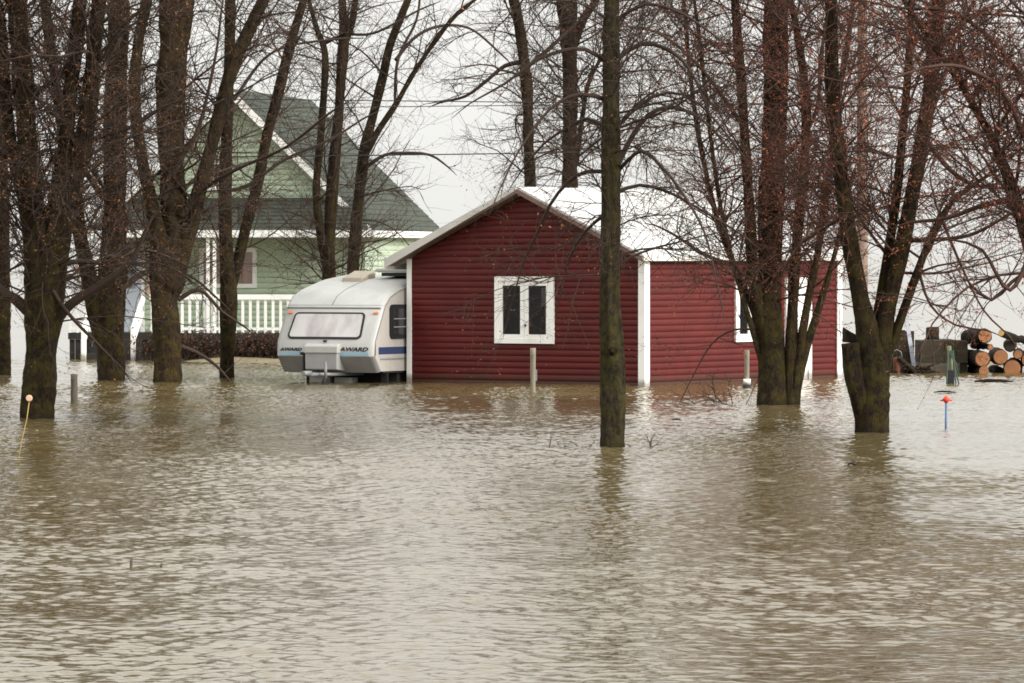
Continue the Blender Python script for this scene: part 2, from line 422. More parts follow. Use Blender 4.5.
# ------------------------------------------------------------------ setting: water, ground
def build_water():
    rng = np.random.default_rng(5)
    xs_core = np.arange(-14.0, 14.001, 0.034)
    xs = np.concatenate([[-6000, -2000, -600, -200, -90, -50, -30, -22, -18, -16, -15], xs_core, [15, 16, 18, 22, 30, 50, 90, 200, 600, 2000, 6000]])
    ys = [24.0]
    while ys[-1] < 126: ys.append(ys[-1] + 0.026 + 0.0006 * (ys[-1] - 24))
    ys = np.concatenate([[-400, -100, -30, 0, 12, 18, 21, 23], ys, [128, 131, 136, 145, 160, 190, 240, 320, 450, 700, 1200, 2500, 6000, 14000]])
    X, Y = np.meshgrid(xs, ys)
    Z = np.zeros_like(X)
    for i in range(60):
        lam = 0.085 * (0.36 / 0.085) ** rng.random()
        k = 2 * math.pi / lam
        a = rng.normal(0, 0.95)
        sl = 0.024 * rng.uniform(0.6, 1.3)
        ph = rng.random() * 6.28
        Z += sl / k * np.sin(k * (X * math.sin(a) + Y * math.cos(a)) + ph)
    for i in range(8):
        lam = rng.uniform(1.2, 3.0); k = 2 * math.pi / lam; a = rng.normal(0, 0.5)
        Z += 0.007 / k * np.sin(k * (X * math.sin(a) + Y * math.cos(a)) + rng.random() * 6.28)
    # gusts: patches of rougher and calmer water
    G = np.zeros_like(X)
    for i in range(10):
        kx, ky = rng.normal(0, 0.5), rng.normal(0, 0.35)
        G += np.sin(kx * X + ky * Y + rng.random() * 6.28)
    G = np.clip(0.85 + 0.12 * G, 0.4, 1.5)
    near = np.clip((Y - 30) / 70.0, 0, 1)
    G *= 1.0 + 0.5 * near ** 1.5
    fade = np.clip((14.5 - np.abs(X)) / 1.0, 0, 1) * np.clip((126 - Y) / 8.0, 0, 1) * np.clip((Y - 23) / 1.0, 0, 1)
    Z *= G * fade
    v = np.stack([X, Y, Z], -1).reshape(-1, 3)
    ny, nx = X.shape
    idx = np.arange(ny * nx).reshape(ny, nx)
    f = np.stack([idx[:-1, :-1], idx[:-1, 1:], idx[1:, 1:], idx[1:, :-1]], -1).reshape(-1, 4)
    o = np_mesh('water', v, f, M['water'], smooth=True)
    tag(o, 'brown flood water rippling over the drowned yards and out to the lake', 'water', kind='structure')
build_water()

def build_ground():
    # the drowned land: below the water nearly everywhere, just breaking the surface round the green house
    xs = np.linspace(-40, 40, 161); ys = np.linspace(20, 150, 200)
    X, Y = np.meshgrid(xs, ys)
    rng = np.random.default_rng(2)
    Z = np.full_like(X, -0.55)
    def hump(cx, cy, sx, sy, h):
        return h * np.exp(-(((X - cx) / sx) ** 4 + ((Y - cy) / sy) ** 4))
    Z += hump(-5.6, 120.7, 3.6, 8.3, 0.635)
    Z += hump(9.6, 112.5, 5.0, 6.0, 0.56)
    for i in range(12):
        k1, k2 = rng.normal(0, 1.2, 2)
        Z += 0.010 * np.sin(k1 * X + k2 * Y + rng.random() * 6)
    Z = np.minimum(Z, 0.15)
    v = np.stack([X, Y, Z], -1).reshape(-1, 3)
    ny, nx = X.shape
    idx = np.arange(ny * nx).reshape(ny, nx)
    f = np.stack([idx[:-1, :-1], idx[:-1, 1:], idx[1:, 1:], idx[1:, :-1]], -1).reshape(-1, 4)
    o = np_mesh('ground', v, f, M['ground'], smooth=True)
    tag(o, 'muddy grass bank just breaking the flood in front of the green house', 'ground', kind='structure')
build_ground()

# ------------------------------------------------------------------ siding
def siding(mb, span, z0, z1, holes=(), pitch=0.12, lip=0.019, M4=None):
    """horizontal boards. span(z) -> (u0,u1); holes: (u0,u1,z0,z1). wall lies in the u-z plane, outside is -y"""
    z = z0
    while z < z1 - 1e-4:
        za, zb = z, min(z + pitch, z1)
        a0, a1 = span(za + 1e-4); b0, b1 = span(zb - 1e-4)
        segs = [((a0, a1), (b0, b1))]
        zm = (za + zb) / 2
        for (h0, h1, hz0, hz1) in holes:
            if hz0 < zm < hz1:
                new = []
                for (A, B) in segs:
                    if A[0] < h0 and A[1] > h1:
                        new.append(((A[0], h0), (B[0], h0))); new.append(((h1, A[1]), (h1, B[1])))
                    else: new.append((A, B))
                segs = new
        for (A, B) in segs:
            if A[1] - A[0] < 0.01: continue
            h = zb - za
            q = lambda t: (A[0] + (B[0] - A[0]) * t, A[1] + (B[1] - A[1]) * t, za + h * t)
            prof_ = ((0.0, -0.004), (0.12, -lip * .75), (0.34, -lip), (0.62, -lip * 0.86), (0.84, -lip * 0.52), (1.0, -0.004))
            vs = []
            for (t, y) in prof_:
                u0, u1, zz = q(t); vs += [(u0, y, zz), (u1, y, zz)]
            vs = [Vector(p) for p in vs]
            if M4 is not None: vs = [M4 @ p for p in vs]
            mb.add(vs, [(2 * i, 2 * i + 1, 2 * i + 3, 2 * i + 2) for i in range(5)], True)
        z = zb

def frame_rect(mb, u0, u1, z0, z1, w, d0, d1, M4=None, bottom=True):
    """four butted boards around a rectangle; outside is -y, from depth d0 to d1"""
    mb.box((u0, d0, z1 - w), (u1, d1, z1), M4)
    if bottom: mb.box((u0, d0, z0), (u1, d1, z0 + w), M4)
    zb = z0 + w if bottom else z0
    mb.box((u0, d0, zb), (u0 + w, d1, z1 - w), M4)
    mb.box((u1 - w, d0, zb), (u1, d1, z1 - w), M4)

# ------------------------------------------------------------------ red shed
GT = R(33)
def build_shed():
    Dc = dist(386)
    x0 = wx(644, Dc)
    def solve(px, dx, dy):
        s = 4.0
        for _ in range(60):
            s = ((px - 512) / F * (Dc + dy * s) - x0) / dx
        return s
    Wd = solve(410, -math.cos(GT), math.sin(GT))
    L = solve(839, math.sin(GT), math.cos(GT))
    o = empty('red_shed', (x0, Dc, 0), -GT)
    tag(o, 'dark red clapboard shed with white trim and white roof standing in the flood', 'shed')
    ze, zr = 2.42, 3.66           # wall eave, wall apex
    def span(z):
        if z <= ze: return (-Wd, 0.0)
        t = (z - ze) / (zr - ze); return (-Wd + t * Wd / 2, -t * Wd / 2)
    # local u on the gable for a pixel column
    def u_of(px):
        # x0+u*c , Dc-u*s*-1... point = (x0 + u cos, Dc - u sin) for u<0
        k = (px - 512) / F
        return (k * Dc - x0) / (math.cos(GT) + k * math.sin(GT))
    def v_of(px):
        k = (px - 512) / F
        return (k * Dc - x0) / (math.sin(GT) - k * math.cos(GT))
    # gable window
    wu0, wu1 = u_of(496), u_of(555)
    Dm = Dc - (wu0 + wu1) / 2 * math.sin(GT)
    wz1, wz0 = wz(276.5, Dm), wz(343.5, Dm)
    fw = 0.085
    g = MB()
    siding(g, span, -0.42, zr, [(wu0 + fw * .6, wu1 - fw * .6, wz0 + fw * .6, wz1 - fw * .6)])
    # side wall, u runs along +y of the shed, outside is +x
    MS = Matrix(((0, -1, 0, 0), (1, 0, 0, 0), (0, 0, 1, 0), (0, 0, 0, 1)))
    sv0, sv1 = v_of(734), v_of(762)
    Ds = Dc + sv0 * math.cos(GT)
    sz1, sz0 = wz(276, Ds), wz(342, Ds)
    dv0, dv1 = v_of(784), v_of(809.5)
    dz1, dz0 = wz(277, Dc + dv0 * math.cos(GT)), -0.42
    siding(g, lambda z: (0, L), -0.42, ze, [(sv0 + .06, sv1 - .06, sz0 + .06, sz1 - .06), (dv0 + .06, dv1 - .06, dz0, dz1 - .06)], M4=MS)
    # far walls (plain boards seen only from elsewhere)
    MBk = Matrix(((-1, 0, 0, -Wd), (0, -1, 0, L), (0, 0, 1, 0), (0, 0, 0, 1)))
    siding(g, span, -0.42, zr, M4=MBk)
    ML = Matrix(((0, 1, 0, -Wd), (-1, 0, 0, L), (0, 0, 1, 0), (0, 0, 0, 1)))
    siding(g, lambda z: (0, L), -0.42, ze, M4=ML)
    g.build('wall', M['red'], o)
    # corner boards
    c = MB()
    c.box((-0.10, -0.05, -0.42), (0.045, -0.024, ze)); c.box((0.024, -0.024, -0.42), (0.045, 0.14, ze))
    c.build('corner_board', M['white'], o)
    c = MB()
    c.box((-Wd - 0.045, -0.05, -0.42), (-Wd + 0.06, -0.024, ze)); c.box((-Wd - 0.045, -0.024, -0.42), (-Wd - 0.024, 0.12, ze))
    c.build('corner_board', M['white'], o)
    c = MB()
    c.box((0.024, L - 0.14, -0.42), (0.05, L + 0.045, ze)); c.box((-0.12, L + 0.024, -0.42), (0.024, L + 0.05, ze))
    c.build('corner_board', M['white'], o)
    # roof: two slabs
    oh, ohr, th = 0.36, 0.16, 0.10
    sl = (zr - ze) / (Wd / 2)
    xr = -Wd / 2
    zt = zr + 0.16
    def slab(mb, xe, y0, y1, zt_, th_):
        ze_ = zt_ - sl * abs(xe - xr)
        poly = [(xr, y0, zt_), (xe, y0, ze_), (xe, y0, ze_ - th_), (xr, y0, zt_ - th_)]
        mb.prism(poly, (0, y1 - y0, 0))
    r = MB(); slab(r, 0 + ohr, -0.30, L + 0.3, zt, th); slab(r, -Wd - oh, -0.30, L + 0.3, zt, th)
    rf = r.build('roof', M['white_roof'], o)
    # left barge board, tapering to the ridge; right thin dark edge
    b = MB()
    xe = -Wd - oh; zl = zt - sl * abs(xe - xr)
    b.prism([(xr, -0.303, zt + 0.02), (xr, -0.303, zt - 0.07), (xe, -0.303, zl - 0.16), (xe, -0.303, zl + 0.02)], (0, -0.03, 0))
    b.box((xe - 0.03, -0.333, zl - 0.20), (xe - 0.002, L + 0.3, zl + 0.02))
    b.build('fascia', M['fascia'], rf)
    b = MB()
    b.prism([(xr, -0.30, zt - 0.102), (xe + 0.02, -0.30, zl - 0.102), (xe + 0.02, -0.30, zl - 0.13), (xr, -0.30, zt - 0.13)], (0, 0.28, 0))
    xq = ohr; zq = zt - sl * abs(xq - xr)
    b.prism([(xr, -0.305, zt - 0.04), (xr, -0.305, zt - 0.13), (xq, -0.305, zq - 0.13), (xq, -0.305, zq - 0.04)], (0, -0.02, 0))
    b.build('soffit', M['soffit'], rf)
    b = MB()
    b.box((ohr + 0.002, -0.3, zq - 0.12), (ohr + 0.025, L + 0.3, zq - 0.01))
    b.build('gutter_board', M['fascia'], rf)
    # gable window
    w = MB(); frame_rect(w, wu0, wu1, wz0, wz1, fw, -0.062, 0.03)
    wn = w.build('window', M['white'], o)
    um = (wu0 + wu1) / 2
    for (a, b_) in ((wu0 + fw, um), (um, wu1 - fw)):
        s_ = MB(); frame_rect(s_, a + 0.004, b_ - 0.004, wz0 + fw + 0.003, wz1 - fw - 0.003, 0.088, -0.045, 0.0)
        s_.build('sash', M['white'], wn)
        p_ = MB(); p_.box((a + 0.09, -0.022, wz0 + fw + 0.08), (b_ - 0.09, -0.018, wz1 - fw - 0.08)); p_.build('pane', M['glass_dark'], wn)
    h_ = MB(); h_.box((um + 0.02, -0.065, wz0 + 0.33), (um + 0.05, -0.046, wz0 + 0.37)); h_.build('latch', M['rubber'], wn)
    pp = MB(); pp.prism([(um + 0.34, 0.04, wz1 - 0.22), (um + 0.52, 0.04, wz1 - 0.22), (um + 0.52, 0.04, wz1 - 0.52), (um + 0.34, 0.04, wz1 - 0.60)], (0, 0.004, 0))
    pp.build('paper', M['paper'], wn)
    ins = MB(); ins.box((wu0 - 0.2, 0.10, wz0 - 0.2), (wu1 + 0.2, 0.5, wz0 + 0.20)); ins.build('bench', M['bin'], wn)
    # side window
    w = MB(); frame_rect(w, sv0, sv1, sz0, sz1, 0.09, -0.055, 0.03, MS)
    wn = w.build('window', M['white'], o)
    vm_ = (sv0 + sv1) / 2
    for (a, b_) in ((sv0 + .09, vm_), (vm_, sv1 - .09)):
        s_ = MB(); frame_rect(s_, a + 0.004, b_ - 0.004, sz0 + .093, sz1 - .093, 0.06, -0.045, 0.0, MS); s_.build('sash', M['white'], wn)
        p_ = MB(); p_.box((a + 0.05, -0.022, sz0 + .13), (b_ - 0.05, -0.018, sz1 - .13), MS); p_.build('pane', M['glass_dark'], wn)
    # door
    w = MB(); frame_rect(w, dv0, dv1, dz0, dz1, 0.12, -0.06, 0.03, MS, bottom=False)
    dn = w.build('door', M['white'], o)
    s_ = MB(); s_.box((dv0 + .122, -0.03, dz0), (dv1 - .122, 0.012, dz1 - .122), MS)
    for zz in (0.25, 1.05): s_.box((dv0 + .25, -0.042, zz), (dv1 - .25, -0.031, zz + 0.6), MS)
    s_.build('door_leaf', M['white'], dn, 0.006)
    k = MB(); k.tube([MS @ Vector((dv0 + .19, -0.032, 0.95)), MS @ Vector((dv0 + .19, -0.09, 0.95))], 0.025, 10); k.build('handle', M['metal'], dn)
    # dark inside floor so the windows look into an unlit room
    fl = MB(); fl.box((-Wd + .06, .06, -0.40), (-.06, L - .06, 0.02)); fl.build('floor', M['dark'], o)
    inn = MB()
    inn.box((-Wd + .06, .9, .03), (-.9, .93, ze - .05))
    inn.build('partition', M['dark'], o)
    return o, Wd, L
shed, SW, SL = build_shed()

# ------------------------------------------------------------------ green house
HT = R(10)
def build_house():
    Dc = dist(360.5) + 1.6
    x0 = wx(364, Dc)
    Wd, L = 6.35, 8.3
    o = empty('green_house', (x0, Dc, 0), -HT)
    tag(o, 'pale green clapboard house with steep shingled gable roof and front porch', 'house')
    c, s = math.cos(HT), math.sin(HT)
    def u_at(px, yl):
        # local x of the pixel column in the plane local y = yl
        k = (px - 512) / F
        # world: x = x0 + u c + yl s ; D = Dc - u s + yl c
        return (k * (Dc + yl * c) - x0 - yl * s) / (c + k * s)
    zd = 0.64
    ze, zr = 3.20, 6.30
    xr = -Wd / 2
    def span(z):
        if z <= ze: return (-Wd, 0.0)
        t = (z - ze) / (zr - ze); return (-Wd + t * Wd / 2, -t * Wd / 2)
    w0, w1 = u_at(200, 0), u_at(257, 0)
    wz1, wz0 = wz(248, Dc), wz(288, Dc)
    g0, g1 = u_at(201, 0), u_at(224, 0)
    gz1, gz0 = wz(160, Dc), wz(188, Dc)
    holes = [(w0 + .06, w1 - .06, wz0 + .06, wz1 - .06), (g0 + .06, g1 - .06, gz0 + .06, gz1 - .06)]
    wl = MB()
    siding(wl, span, 0.0, zr, holes, 0.13, 0.02)
    MS = Matrix(((0, -1, 0, 0), (1, 0, 0, 0), (0, 0, 1, 0), (0, 0, 0, 1)))
    siding(wl, lambda z: (0, L), 0.0, ze, (), 0.13, 0.02, MS)
    MBk = Matrix(((-1, 0, 0, -Wd), (0, -1, 0, L), (0, 0, 1, 0), (0, 0, 0, 1)))
    siding(wl, span, 0.0, zr, (), 0.13, 0.02, MBk)
    ML = Matrix(((0, 1, 0, -Wd), (-1, 0, 0, L), (0, 0, 1, 0), (0, 0, 0, 1)))
    siding(wl, lambda z: (0, L), 0.0, ze, (), 0.13, 0.02, ML)
    wl.build('wall', M['green'], o)
    # main roof, shingle courses as small steps
    r = MB()
    sl = (zr - ze) / (Wd / 2)
    oh, ya, yb = 0.32, -0.40, L + 0.3
    zt = zr + 0.20
    rng = random.Random(3)
    for sgn in (1, -1):
        xe = (0 + oh) if sgn > 0 else (-Wd - oh)
        tot = abs(xe - xr); n = 26
        for i in range(n):
            a, b_ = xr + sgn * tot * i / n, xr + sgn * tot * (i + 1) / n
            za, zb = zt - sl * tot * i / n, zt - sl * tot * (i + 1) / n
            d = 0.022 + rng.uniform(-.004, .004)
            r.prism([(a, ya, za), (b_, ya, zb + d), (b_, ya, zb - 0.12), (a, ya, za - 0.12)], (0, yb - ya, 0))
    rf = r.build('roof', M['shingle'], o)
    b = MB()
    zl = zt - sl * (Wd / 2 + oh)
    for sgn in (1, -1):
        xe = (0 + oh) if sgn > 0 else (-Wd - oh)
        b.prism([(xr, ya - .004, zt - 0.01), (xr, ya - .004, zt - 0.24), (xe, ya - .004, zl - 0.19), (xe, ya - .004, zl + 0.0)], (0, -0.03, 0))
    b.build('barge_board', M['white'], rf)
    b = MB(); b.box((oh + .004, ya, zl - 0.16), (oh + 0.03, yb, zl + 0.0)); b.build('fascia', M['white'], rf)
    b = MB(); b.box((0.03, 0.0, zl - 0.16), (oh, L, zl - 0.125)); b.build('soffit', M['white'], rf)
    # porch roof, hipped at both ends
    yp = -1.55
    zp1, zp0 = 3.88, 3.06
    xl, xrr = u_at(84, yp), u_at(368, yp)
    p = MB(); n = 9
    for i in range(n):
        t0, t1 = i / n, (i + 1) / n
        y0, y1 = -0.03 + (yp + .03) * t0, -0.03 + (yp + .03) * t1
        z0, z1 = zp1 + (zp0 - zp1) * t0, zp1 + (zp0 - zp1) * t1
        xa0, xa1 = xl + 0.5 * (1 - t0), xl + 0.5 * (1 - t1)
        xb0, xb1 = xrr - 0.4 * (1 - t0), xrr - 0.4 * (1 - t1)
        vs = [(xa0, y0, z0), (xb0, y0, z0), (xb1, y1, z1 + .02), (xa1, y1, z1 + .02), (xa0, y0, z0 - .1), (xb0, y0, z0 - .1), (xb1, y1, z1 - .1), (xa1, y1, z1 - .1)]
        p.add(vs, [(0, 3, 2, 1), (4, 5, 6, 7), (3, 7, 6, 2), (0, 1, 5, 4), (0, 4, 7, 3), (1, 2, 6, 5)])
    pr = p.build('porch_roof', M['shingle'], o)
    b = MB(); b.box((xl, yp - .035, zp0 - .14), (xrr, yp - .004, zp0 + .03)); b.build('fascia', M['white'], pr)
    b = MB(); b.box((xl + .03, yp, zp0 - .135), (xrr - .03, -0.03, zp0 - .11)); b.build('ceiling', M['white'], pr)
    # windows
    w = MB(); frame_rect(w, w0, w1, wz0, wz1, 0.10, -0.055, 0.03); wn = w.build('window', M['white'], o)
    q = MB(); q.box((w0 + .08, -0.02, wz0 + .08), (w1 - .08, -0.015, wz1 - .08)); q.build('pane', M['glass'], wn)
    q = MB(); 
    uu = w0
    while uu < w1 - .02:
        q.box((uu, 0.03 + 0.012 * math.sin(uu * 37), wz0 - .02), (uu + .06, 0.05 + 0.012 * math.sin(uu * 37), wz1 + .02)); uu += .06
    q.build('curtain', M['curtain_brown'], wn)
    w = MB(); frame_rect(w, g0, g1, gz0, gz1, 0.09, -0.055, 0.03); w.box((g0 - .05, -.10, gz0 - .05), (g1 + .05, -0.022, gz0 - .002)); wn = w.build('window', M['white'], o)
    q = MB(); q.box((g0 + .08, -0.02, gz0 + .08), (g1 - .08, -0.015, gz1 - .08)); q.build('pane', M['glass'], wn)
    q = MB(); q.box((g0, 0.05, gz0), (g1, 0.07, gz1)); q.build('blind', M['curtain_brown'], wn)
    # door and narrow dark window beside it
    d0, d1 = u_at(120, 0), u_at(141, 0)
    w = MB(); frame_rect(w, d0 - .1, d1 + .1, zd, zd + 2.1, 0.1, -0.06, -0.022, bottom=False); dn = w.build('door', M['white'], o)
    q = MB(); q.box((d0 + .003, -.045, zd), (d1 - .003, -.021, zd + 1.995)); q.build('door_leaf', M['door'], dn, .004)
    q = MB(); q.box((d0 + .12, -.052, zd + 1.05), (d1 - .12, -.047, zd + 1.8)); q.build('pane', M['glass'], dn)
    q = MB(); q.tube([(d0 + .06, -.045, zd + .95), (d0 + .06, -.10, zd + .95)], .025, 8); q.build('handle', M['metal'], dn)
    q = MB(); q.box((d1 + .16, -.05, zd + .85), (d1 + .50, -.023, zd + 1.75)); q.build('shutter', M['curtain_brown'], o)
    # deck
    dl, dr = u_at(68, yp), -0.02
    q = MB(); q.box((dl, yp, zd - .16), (dr, -.03, zd)); dk = q.build('porch_deck', M['deck'], o)
    q = MB()
    uu = dl + .02
    while uu < dr - .1:                                # dark boards added for lattice and the shaded opening under the deck
        q.box((uu, yp + .06, -0.1), (uu + .13, yp + .08, zd - .163)); uu += .14
    q.build('skirting', M['deck'], dk)
    # porch posts
    for px in (208, 214.5, 96):
        u = u_at(px, yp + .08)
        q = MB(); q.box((u - .035, yp + .05, zd), (u + .035, yp + .12, zp0 - .137)); q.build('post', M['white'], o)
    # railings
    def rail(px0, px1):
        a, b_ = u_at(px0, yp + .1), u_at(px1, yp + .1)
        q = MB()
        q.box((a, yp + .06, zd + .80), (b_, yp + .15, zd + .92))
        rl = q.build('railing', M['white'], o)
        q = MB(); q.box((a, yp + .09, zd + .07), (b_, yp + .13, zd + .13)); q.build('bottom_rail', M['white'], rl)
        u = a + .02
        while u < b_ - .05:
            q = MB(); q.box((u, yp + .085, zd - .06), (u + .062, yp + .12, zd + .795)); q.build('baluster', M['white'], rl)
            u += .185
    rail(150, 362); rail(68, 92)
    # steps and their hand rails
    sa, sb = u_at(96, yp), u_at(143, yp)
    q = MB()
    for i in range(3): q.box((sa, yp - .3 * (i + 1), -.3), (sb, yp - .3 * i - .002, zd - .16 * (i + 1)))
    q.build('steps', M['deck'], o)
    for u in (sa - .05, sb + .0):
        q = MB()
        q.box((u - .05, yp - 1.0, -.3), (u + .05, yp - .9, .78))
        Mx = Matrix.Translation((u, yp - .95, .74)) @ Matrix.Rotation(math.atan2(.72, .95), 4, 'X')
        q.box((-.045, 0, -.05), (.045, 1.22, .05), Mx)
        Mx = Matrix.Translation((u, yp - .95, .42)) @ Matrix.Rotation(math.atan2(.72, .95), 4, 'X')
        q.box((-.03, 0, -.03), (.03, 1.22, .03), Mx)
        q.build('handrail', M['white'], o)
    return o, x0, Dc, yp
house, HX, HD, HYP = build_house()

# ------------------------------------------------------------------ caravan
def build_caravan():
    T = R(27)
    Dc = 97.4
    x0 = wx(377, Dc)                       # front right corner
    Wd, L = 2.18, 4.6
    o = empty('caravan', (x0, Dc, 0), -T)
    tag(o, 'white touring caravan with blue stripes parked between green house and red shed', 'caravan')
    # side profile (y, z): front bottom to roof to rear
    prof = [(0.10, 0.20), (-0.16, 0.52), (-0.15, 0.80), (0.20, 1.42), (0.26, 1.52), (0.46, 1.69), (0.78, 1.81), (1.15, 1.90), (1.7, 2.01), (2.6, 2.10), (3.8, 2.08), (4.3, 1.9), (4.5, 1.5), (4.6, 0.7), (4.45, 0.20)]
    # shell in stacked sections with rounded sides: cross-section edges pulled in at the roof
    def ring(xf):
        return prof
    def section(i0, i1, name, mat, inset=0.0, proud=0.0):
        mb = MB(); seg = prof[i0:i1 + 1]
        xsn = [(-Wd, 0.07), (-Wd + .03, 0.02), (-Wd + .09, 0.0), (-.09, 0.0), (-.03, 0.02), (0, 0.07)]
        vs = []; n = len(xsn)
        for (y, z) in seg:
            # inward direction toward the body centre
            cy, cz = 2.3, 1.1
            dx = Vector((0, cy - y, cz - z)).normalized()
            for (x, ins) in xsn:
                q = Vector((x, y, z)) + dx * (ins - proud)
                vs.append(q)
        fs = []
        for i in range(len(seg) - 1):
            for k in range(n - 1):
                fs.append((i * n + k, i * n + k + 1, (i + 1) * n + k + 1, (i + 1) * n + k))
        mb.add(vs, fs, True)
        return mb
    body = section(1, len(prof) - 1, 'body', None)
    bd = body.build('body', M['van_white'], o)
    # sides
    for x in (0.0, -Wd):
        mb = MB()
        pts = []
        for (y, z) in prof:
            cy, cz = 2.3, 1.1
            dx = Vector((0, cy - y, cz - z)).normalized()
            pts.append(Vector((x, y, z)) + dx * 0.07)
        mb.add(pts, [tuple(range(len(pts)))] if x == 0 else [tuple(range(len(pts)))[::-1]])
        mb.build('side_panel', M['van_side'], o)
    mb = MB(); mb.box((-Wd + .02, .3, .19), (-.02, 4.4, .215)); mb.box((-Wd + .12, 1.0, -.4), (-.10, 4.2, .188)); mb.build('floor', M['dark'], o)  # lower box is an added dark block standing in for shade under the caravan
    lower = section(0, 1, 'lower', None); lower.build('front_skirt', M['van_grey'], o)
    rf = section(4, 11, 'roof', None, proud=0.006); rfo = rf.build('roof', M['van_roof'], o)
    # edge bead along the roof line of the front, and the curved bead on the side
    mb = MB(); mb.box((-Wd + .04, .205, 1.455), (-.04, .235, 1.475)); mb.build('trim', M['metal'], o)
    mb = MB()
    pts = []
    for (y, z) in prof[1:12]:
        dx = Vector((0, 2.3 - y, 1.1 - z)).normalized(); pts.append(Vector((0.004, y, z)) + dx * 0.075)
    mb.tube(pts, 0.014, 6); mb.build('trim', M['metal'], o)
    mb = MB()
    pts = [Vector((-Wd * .52, y, z)) - Vector((0, 2.3 - y, 1.1 - z)).normalized() * .008 for (y, z) in prof[4:9]]
    mb.tube(pts, 0.009, 6); mb.build('roof_seam', M['metal'], rfo)
    # front face frame: plane from (y=.02,z=.80) to (.20,1.42)
    a, b = Vector((0, -0.15, 0.80)), Vector((0, 0.20, 1.42))
    up = (b - a).normalized(); nrm = Vector((0, -up.z, up.y)); ln = (b - a).length
    def FP(x, s, d=0.0): return Vector((x, 0, 0)) + a + up * s + nrm * d
    def fquad(mb, x0_, x1_, s0, s1, d0, d1, sk=0.0):
        poly = [FP(x0_, s0, d0), FP(x1_, s0, d0), FP(x1_ - sk, s1, d0), FP(x0_ + sk, s1, d0)]
        mb.prism(poly, nrm * (d1 - d0))
    def rr(x0_, x1_, s0, s1, rad, d, sk, n=5):
        pts = []
        for (cx, cs, a0) in ((x1_ - rad, s0 + rad, -90), (x1_ - rad - sk, s1 - rad, 0), (x0_ + rad + sk, s1 - rad, 90), (x0_ + rad, s0 + rad, 180)):
            for i in range(n + 1):
                an = R(a0 + 90 * i / n); pts.append(FP(cx + rad * math.cos(an), cs + rad * math.sin(an), d))
        return pts
    wl, wr, s0, s1 = -Wd + .24, -.30, .06, .65
    mb = MB(); mb.prism(rr(wl, wr, s0, s1, .09, .004, .03), nrm * .02); fw = mb.build('front_window', M['rubber'], o)
    mb = MB(); mb.prism(rr(wl + .04, wr - .04, s0 + .04, s1 - .04, .06, .0245, .03), nrm * .004)
    gm, n_, l_, p_ = new_mat('caravan_acrylic_window')
    nz = n_.new('ShaderNodeTexNoise'); nz.inputs['Scale'].default_value = 2.0; nz.inputs['Detail'].default_value = 3
    tc = n_.new('ShaderNodeTexCoord'); mp = n_.new('ShaderNodeMapping'); mp.inputs['Scale'].default_value = (1.6, 1, .5)
    l_.new(tc.outputs['Object'], mp.inputs[0]); l_.new(mp.outputs[0], nz.inputs['Vector'])
    rp = n_.new('ShaderNodeValToRGB'); rp.color_ramp.elements[0].position = .35; rp.color_ramp.elements[1].position = .6
    rp.color_ramp.elements[0].color = (.33, .30, .30, 1); rp.color_ramp.elements[1].color = (.46, .44, .43, 1)
    l_.new(nz.outputs[0], rp.inputs[0]); l_.new(rp.outputs[0], p_.inputs['Base Color']); p_.inputs['Roughness'].default_value = .15
    mb.build('pane', gm, fw)
    mb = MB(); mb.box((-1.1, -.19, .80), (-1.04, -.12, .835)); mb.build('catch', M['rubber'], fw)
    # side marker lights
    for x in (-Wd + .11, -.16):
        mb = MB(); fquad(mb, x, x + .10, 0.62, .67, .002, .025); mb.build('marker_light', M['orange'], o, .004)
    # stripes and lettering under the window : front plane below the crease
    for (xa, xb) in ((-Wd + .10, -Wd + .55), (-.78, -.10)):
        mb = MB(); mb.box((xa, -.170, .535), (xb, -.157, .605)); mb.build('stripe', M['stripe_blue'], o)
    for xa, sz in ((-Wd + .10, .105), (-.74, .135)):
        cu = bpy.data.curves.new('lettering', 'FONT'); cu.body = 'AWARD'; cu.size = sz; cu.shear = .3; cu.extrude = .004; cu.offset = .004
        tx = bpy.data.objects.new('lettering_curve', cu); COL.objects.link(tx)
        bpy.context.view_layer.update()
        me = bpy.data.meshes.new_from_object(tx.evaluated_get(bpy.context.evaluated_depsgraph_get()))
        bpy.data.objects.remove(tx)
        lt = bpy.data.objects.new('lettering', me); COL.objects.link(lt); me.materials.clear(); me.materials.append(M['letter'])
        lt.parent = o; lt.location = (xa, -.165, .625); lt.scale = (1.22, .8, 1); lt.rotation_euler = (R(88), 0, 0)
    # gas locker on the nose
    mb = MB(); mb.prism([(-1.46, -.27, .26), (-1.46, .1, .22), (-1.46, -.1, .75), (-1.46, -.20, .75), (-1.46, -.28, .68)], (.72, 0, 0)); lk = mb.build('gas_locker', M['van_grey'], o, .02)
    mb = MB(); mb.prism([(-1.48, -.30, .58), (-1.48, -.12, .58), (-1.48, -.12, .765), (-1.48, -.20, .77), (-1.48, -.29, .72)], (.76, 0, 0)); mb.build('lid', M['locker'], lk, .02)
    mb = MB(); mb.box((-1.56, -.28, .54), (-1.481, -.16, .60)); mb.box((-1.50, -.29, .22), (-1.482, -.18, .54)); mb.build('bracket', M['rubber'], lk)
    # drawbar, jockey wheel, stays
    mb = MB(); mb.tube([(-Wd * .5 - .45, .6, .17), (-Wd * .5, -.75, .17)], .04, 6); mb.tube([(-Wd * .5 + .45, .6, .17), (-Wd * .5, -.75, .17)], .04, 6)
    mb.tube([(-Wd * .5, -.7, .2), (-Wd * .5, -1.0, .2)], .05, 8); mb.build('drawbar', M['metal'], o)
    mb = MB(); mb.tube([(-Wd * .5 + .25, -.55, .42), (-Wd * .5 + .25, -.55, .10)], .03, 8)
    jw = mb.build('jockey_stand', M['metal'], o)
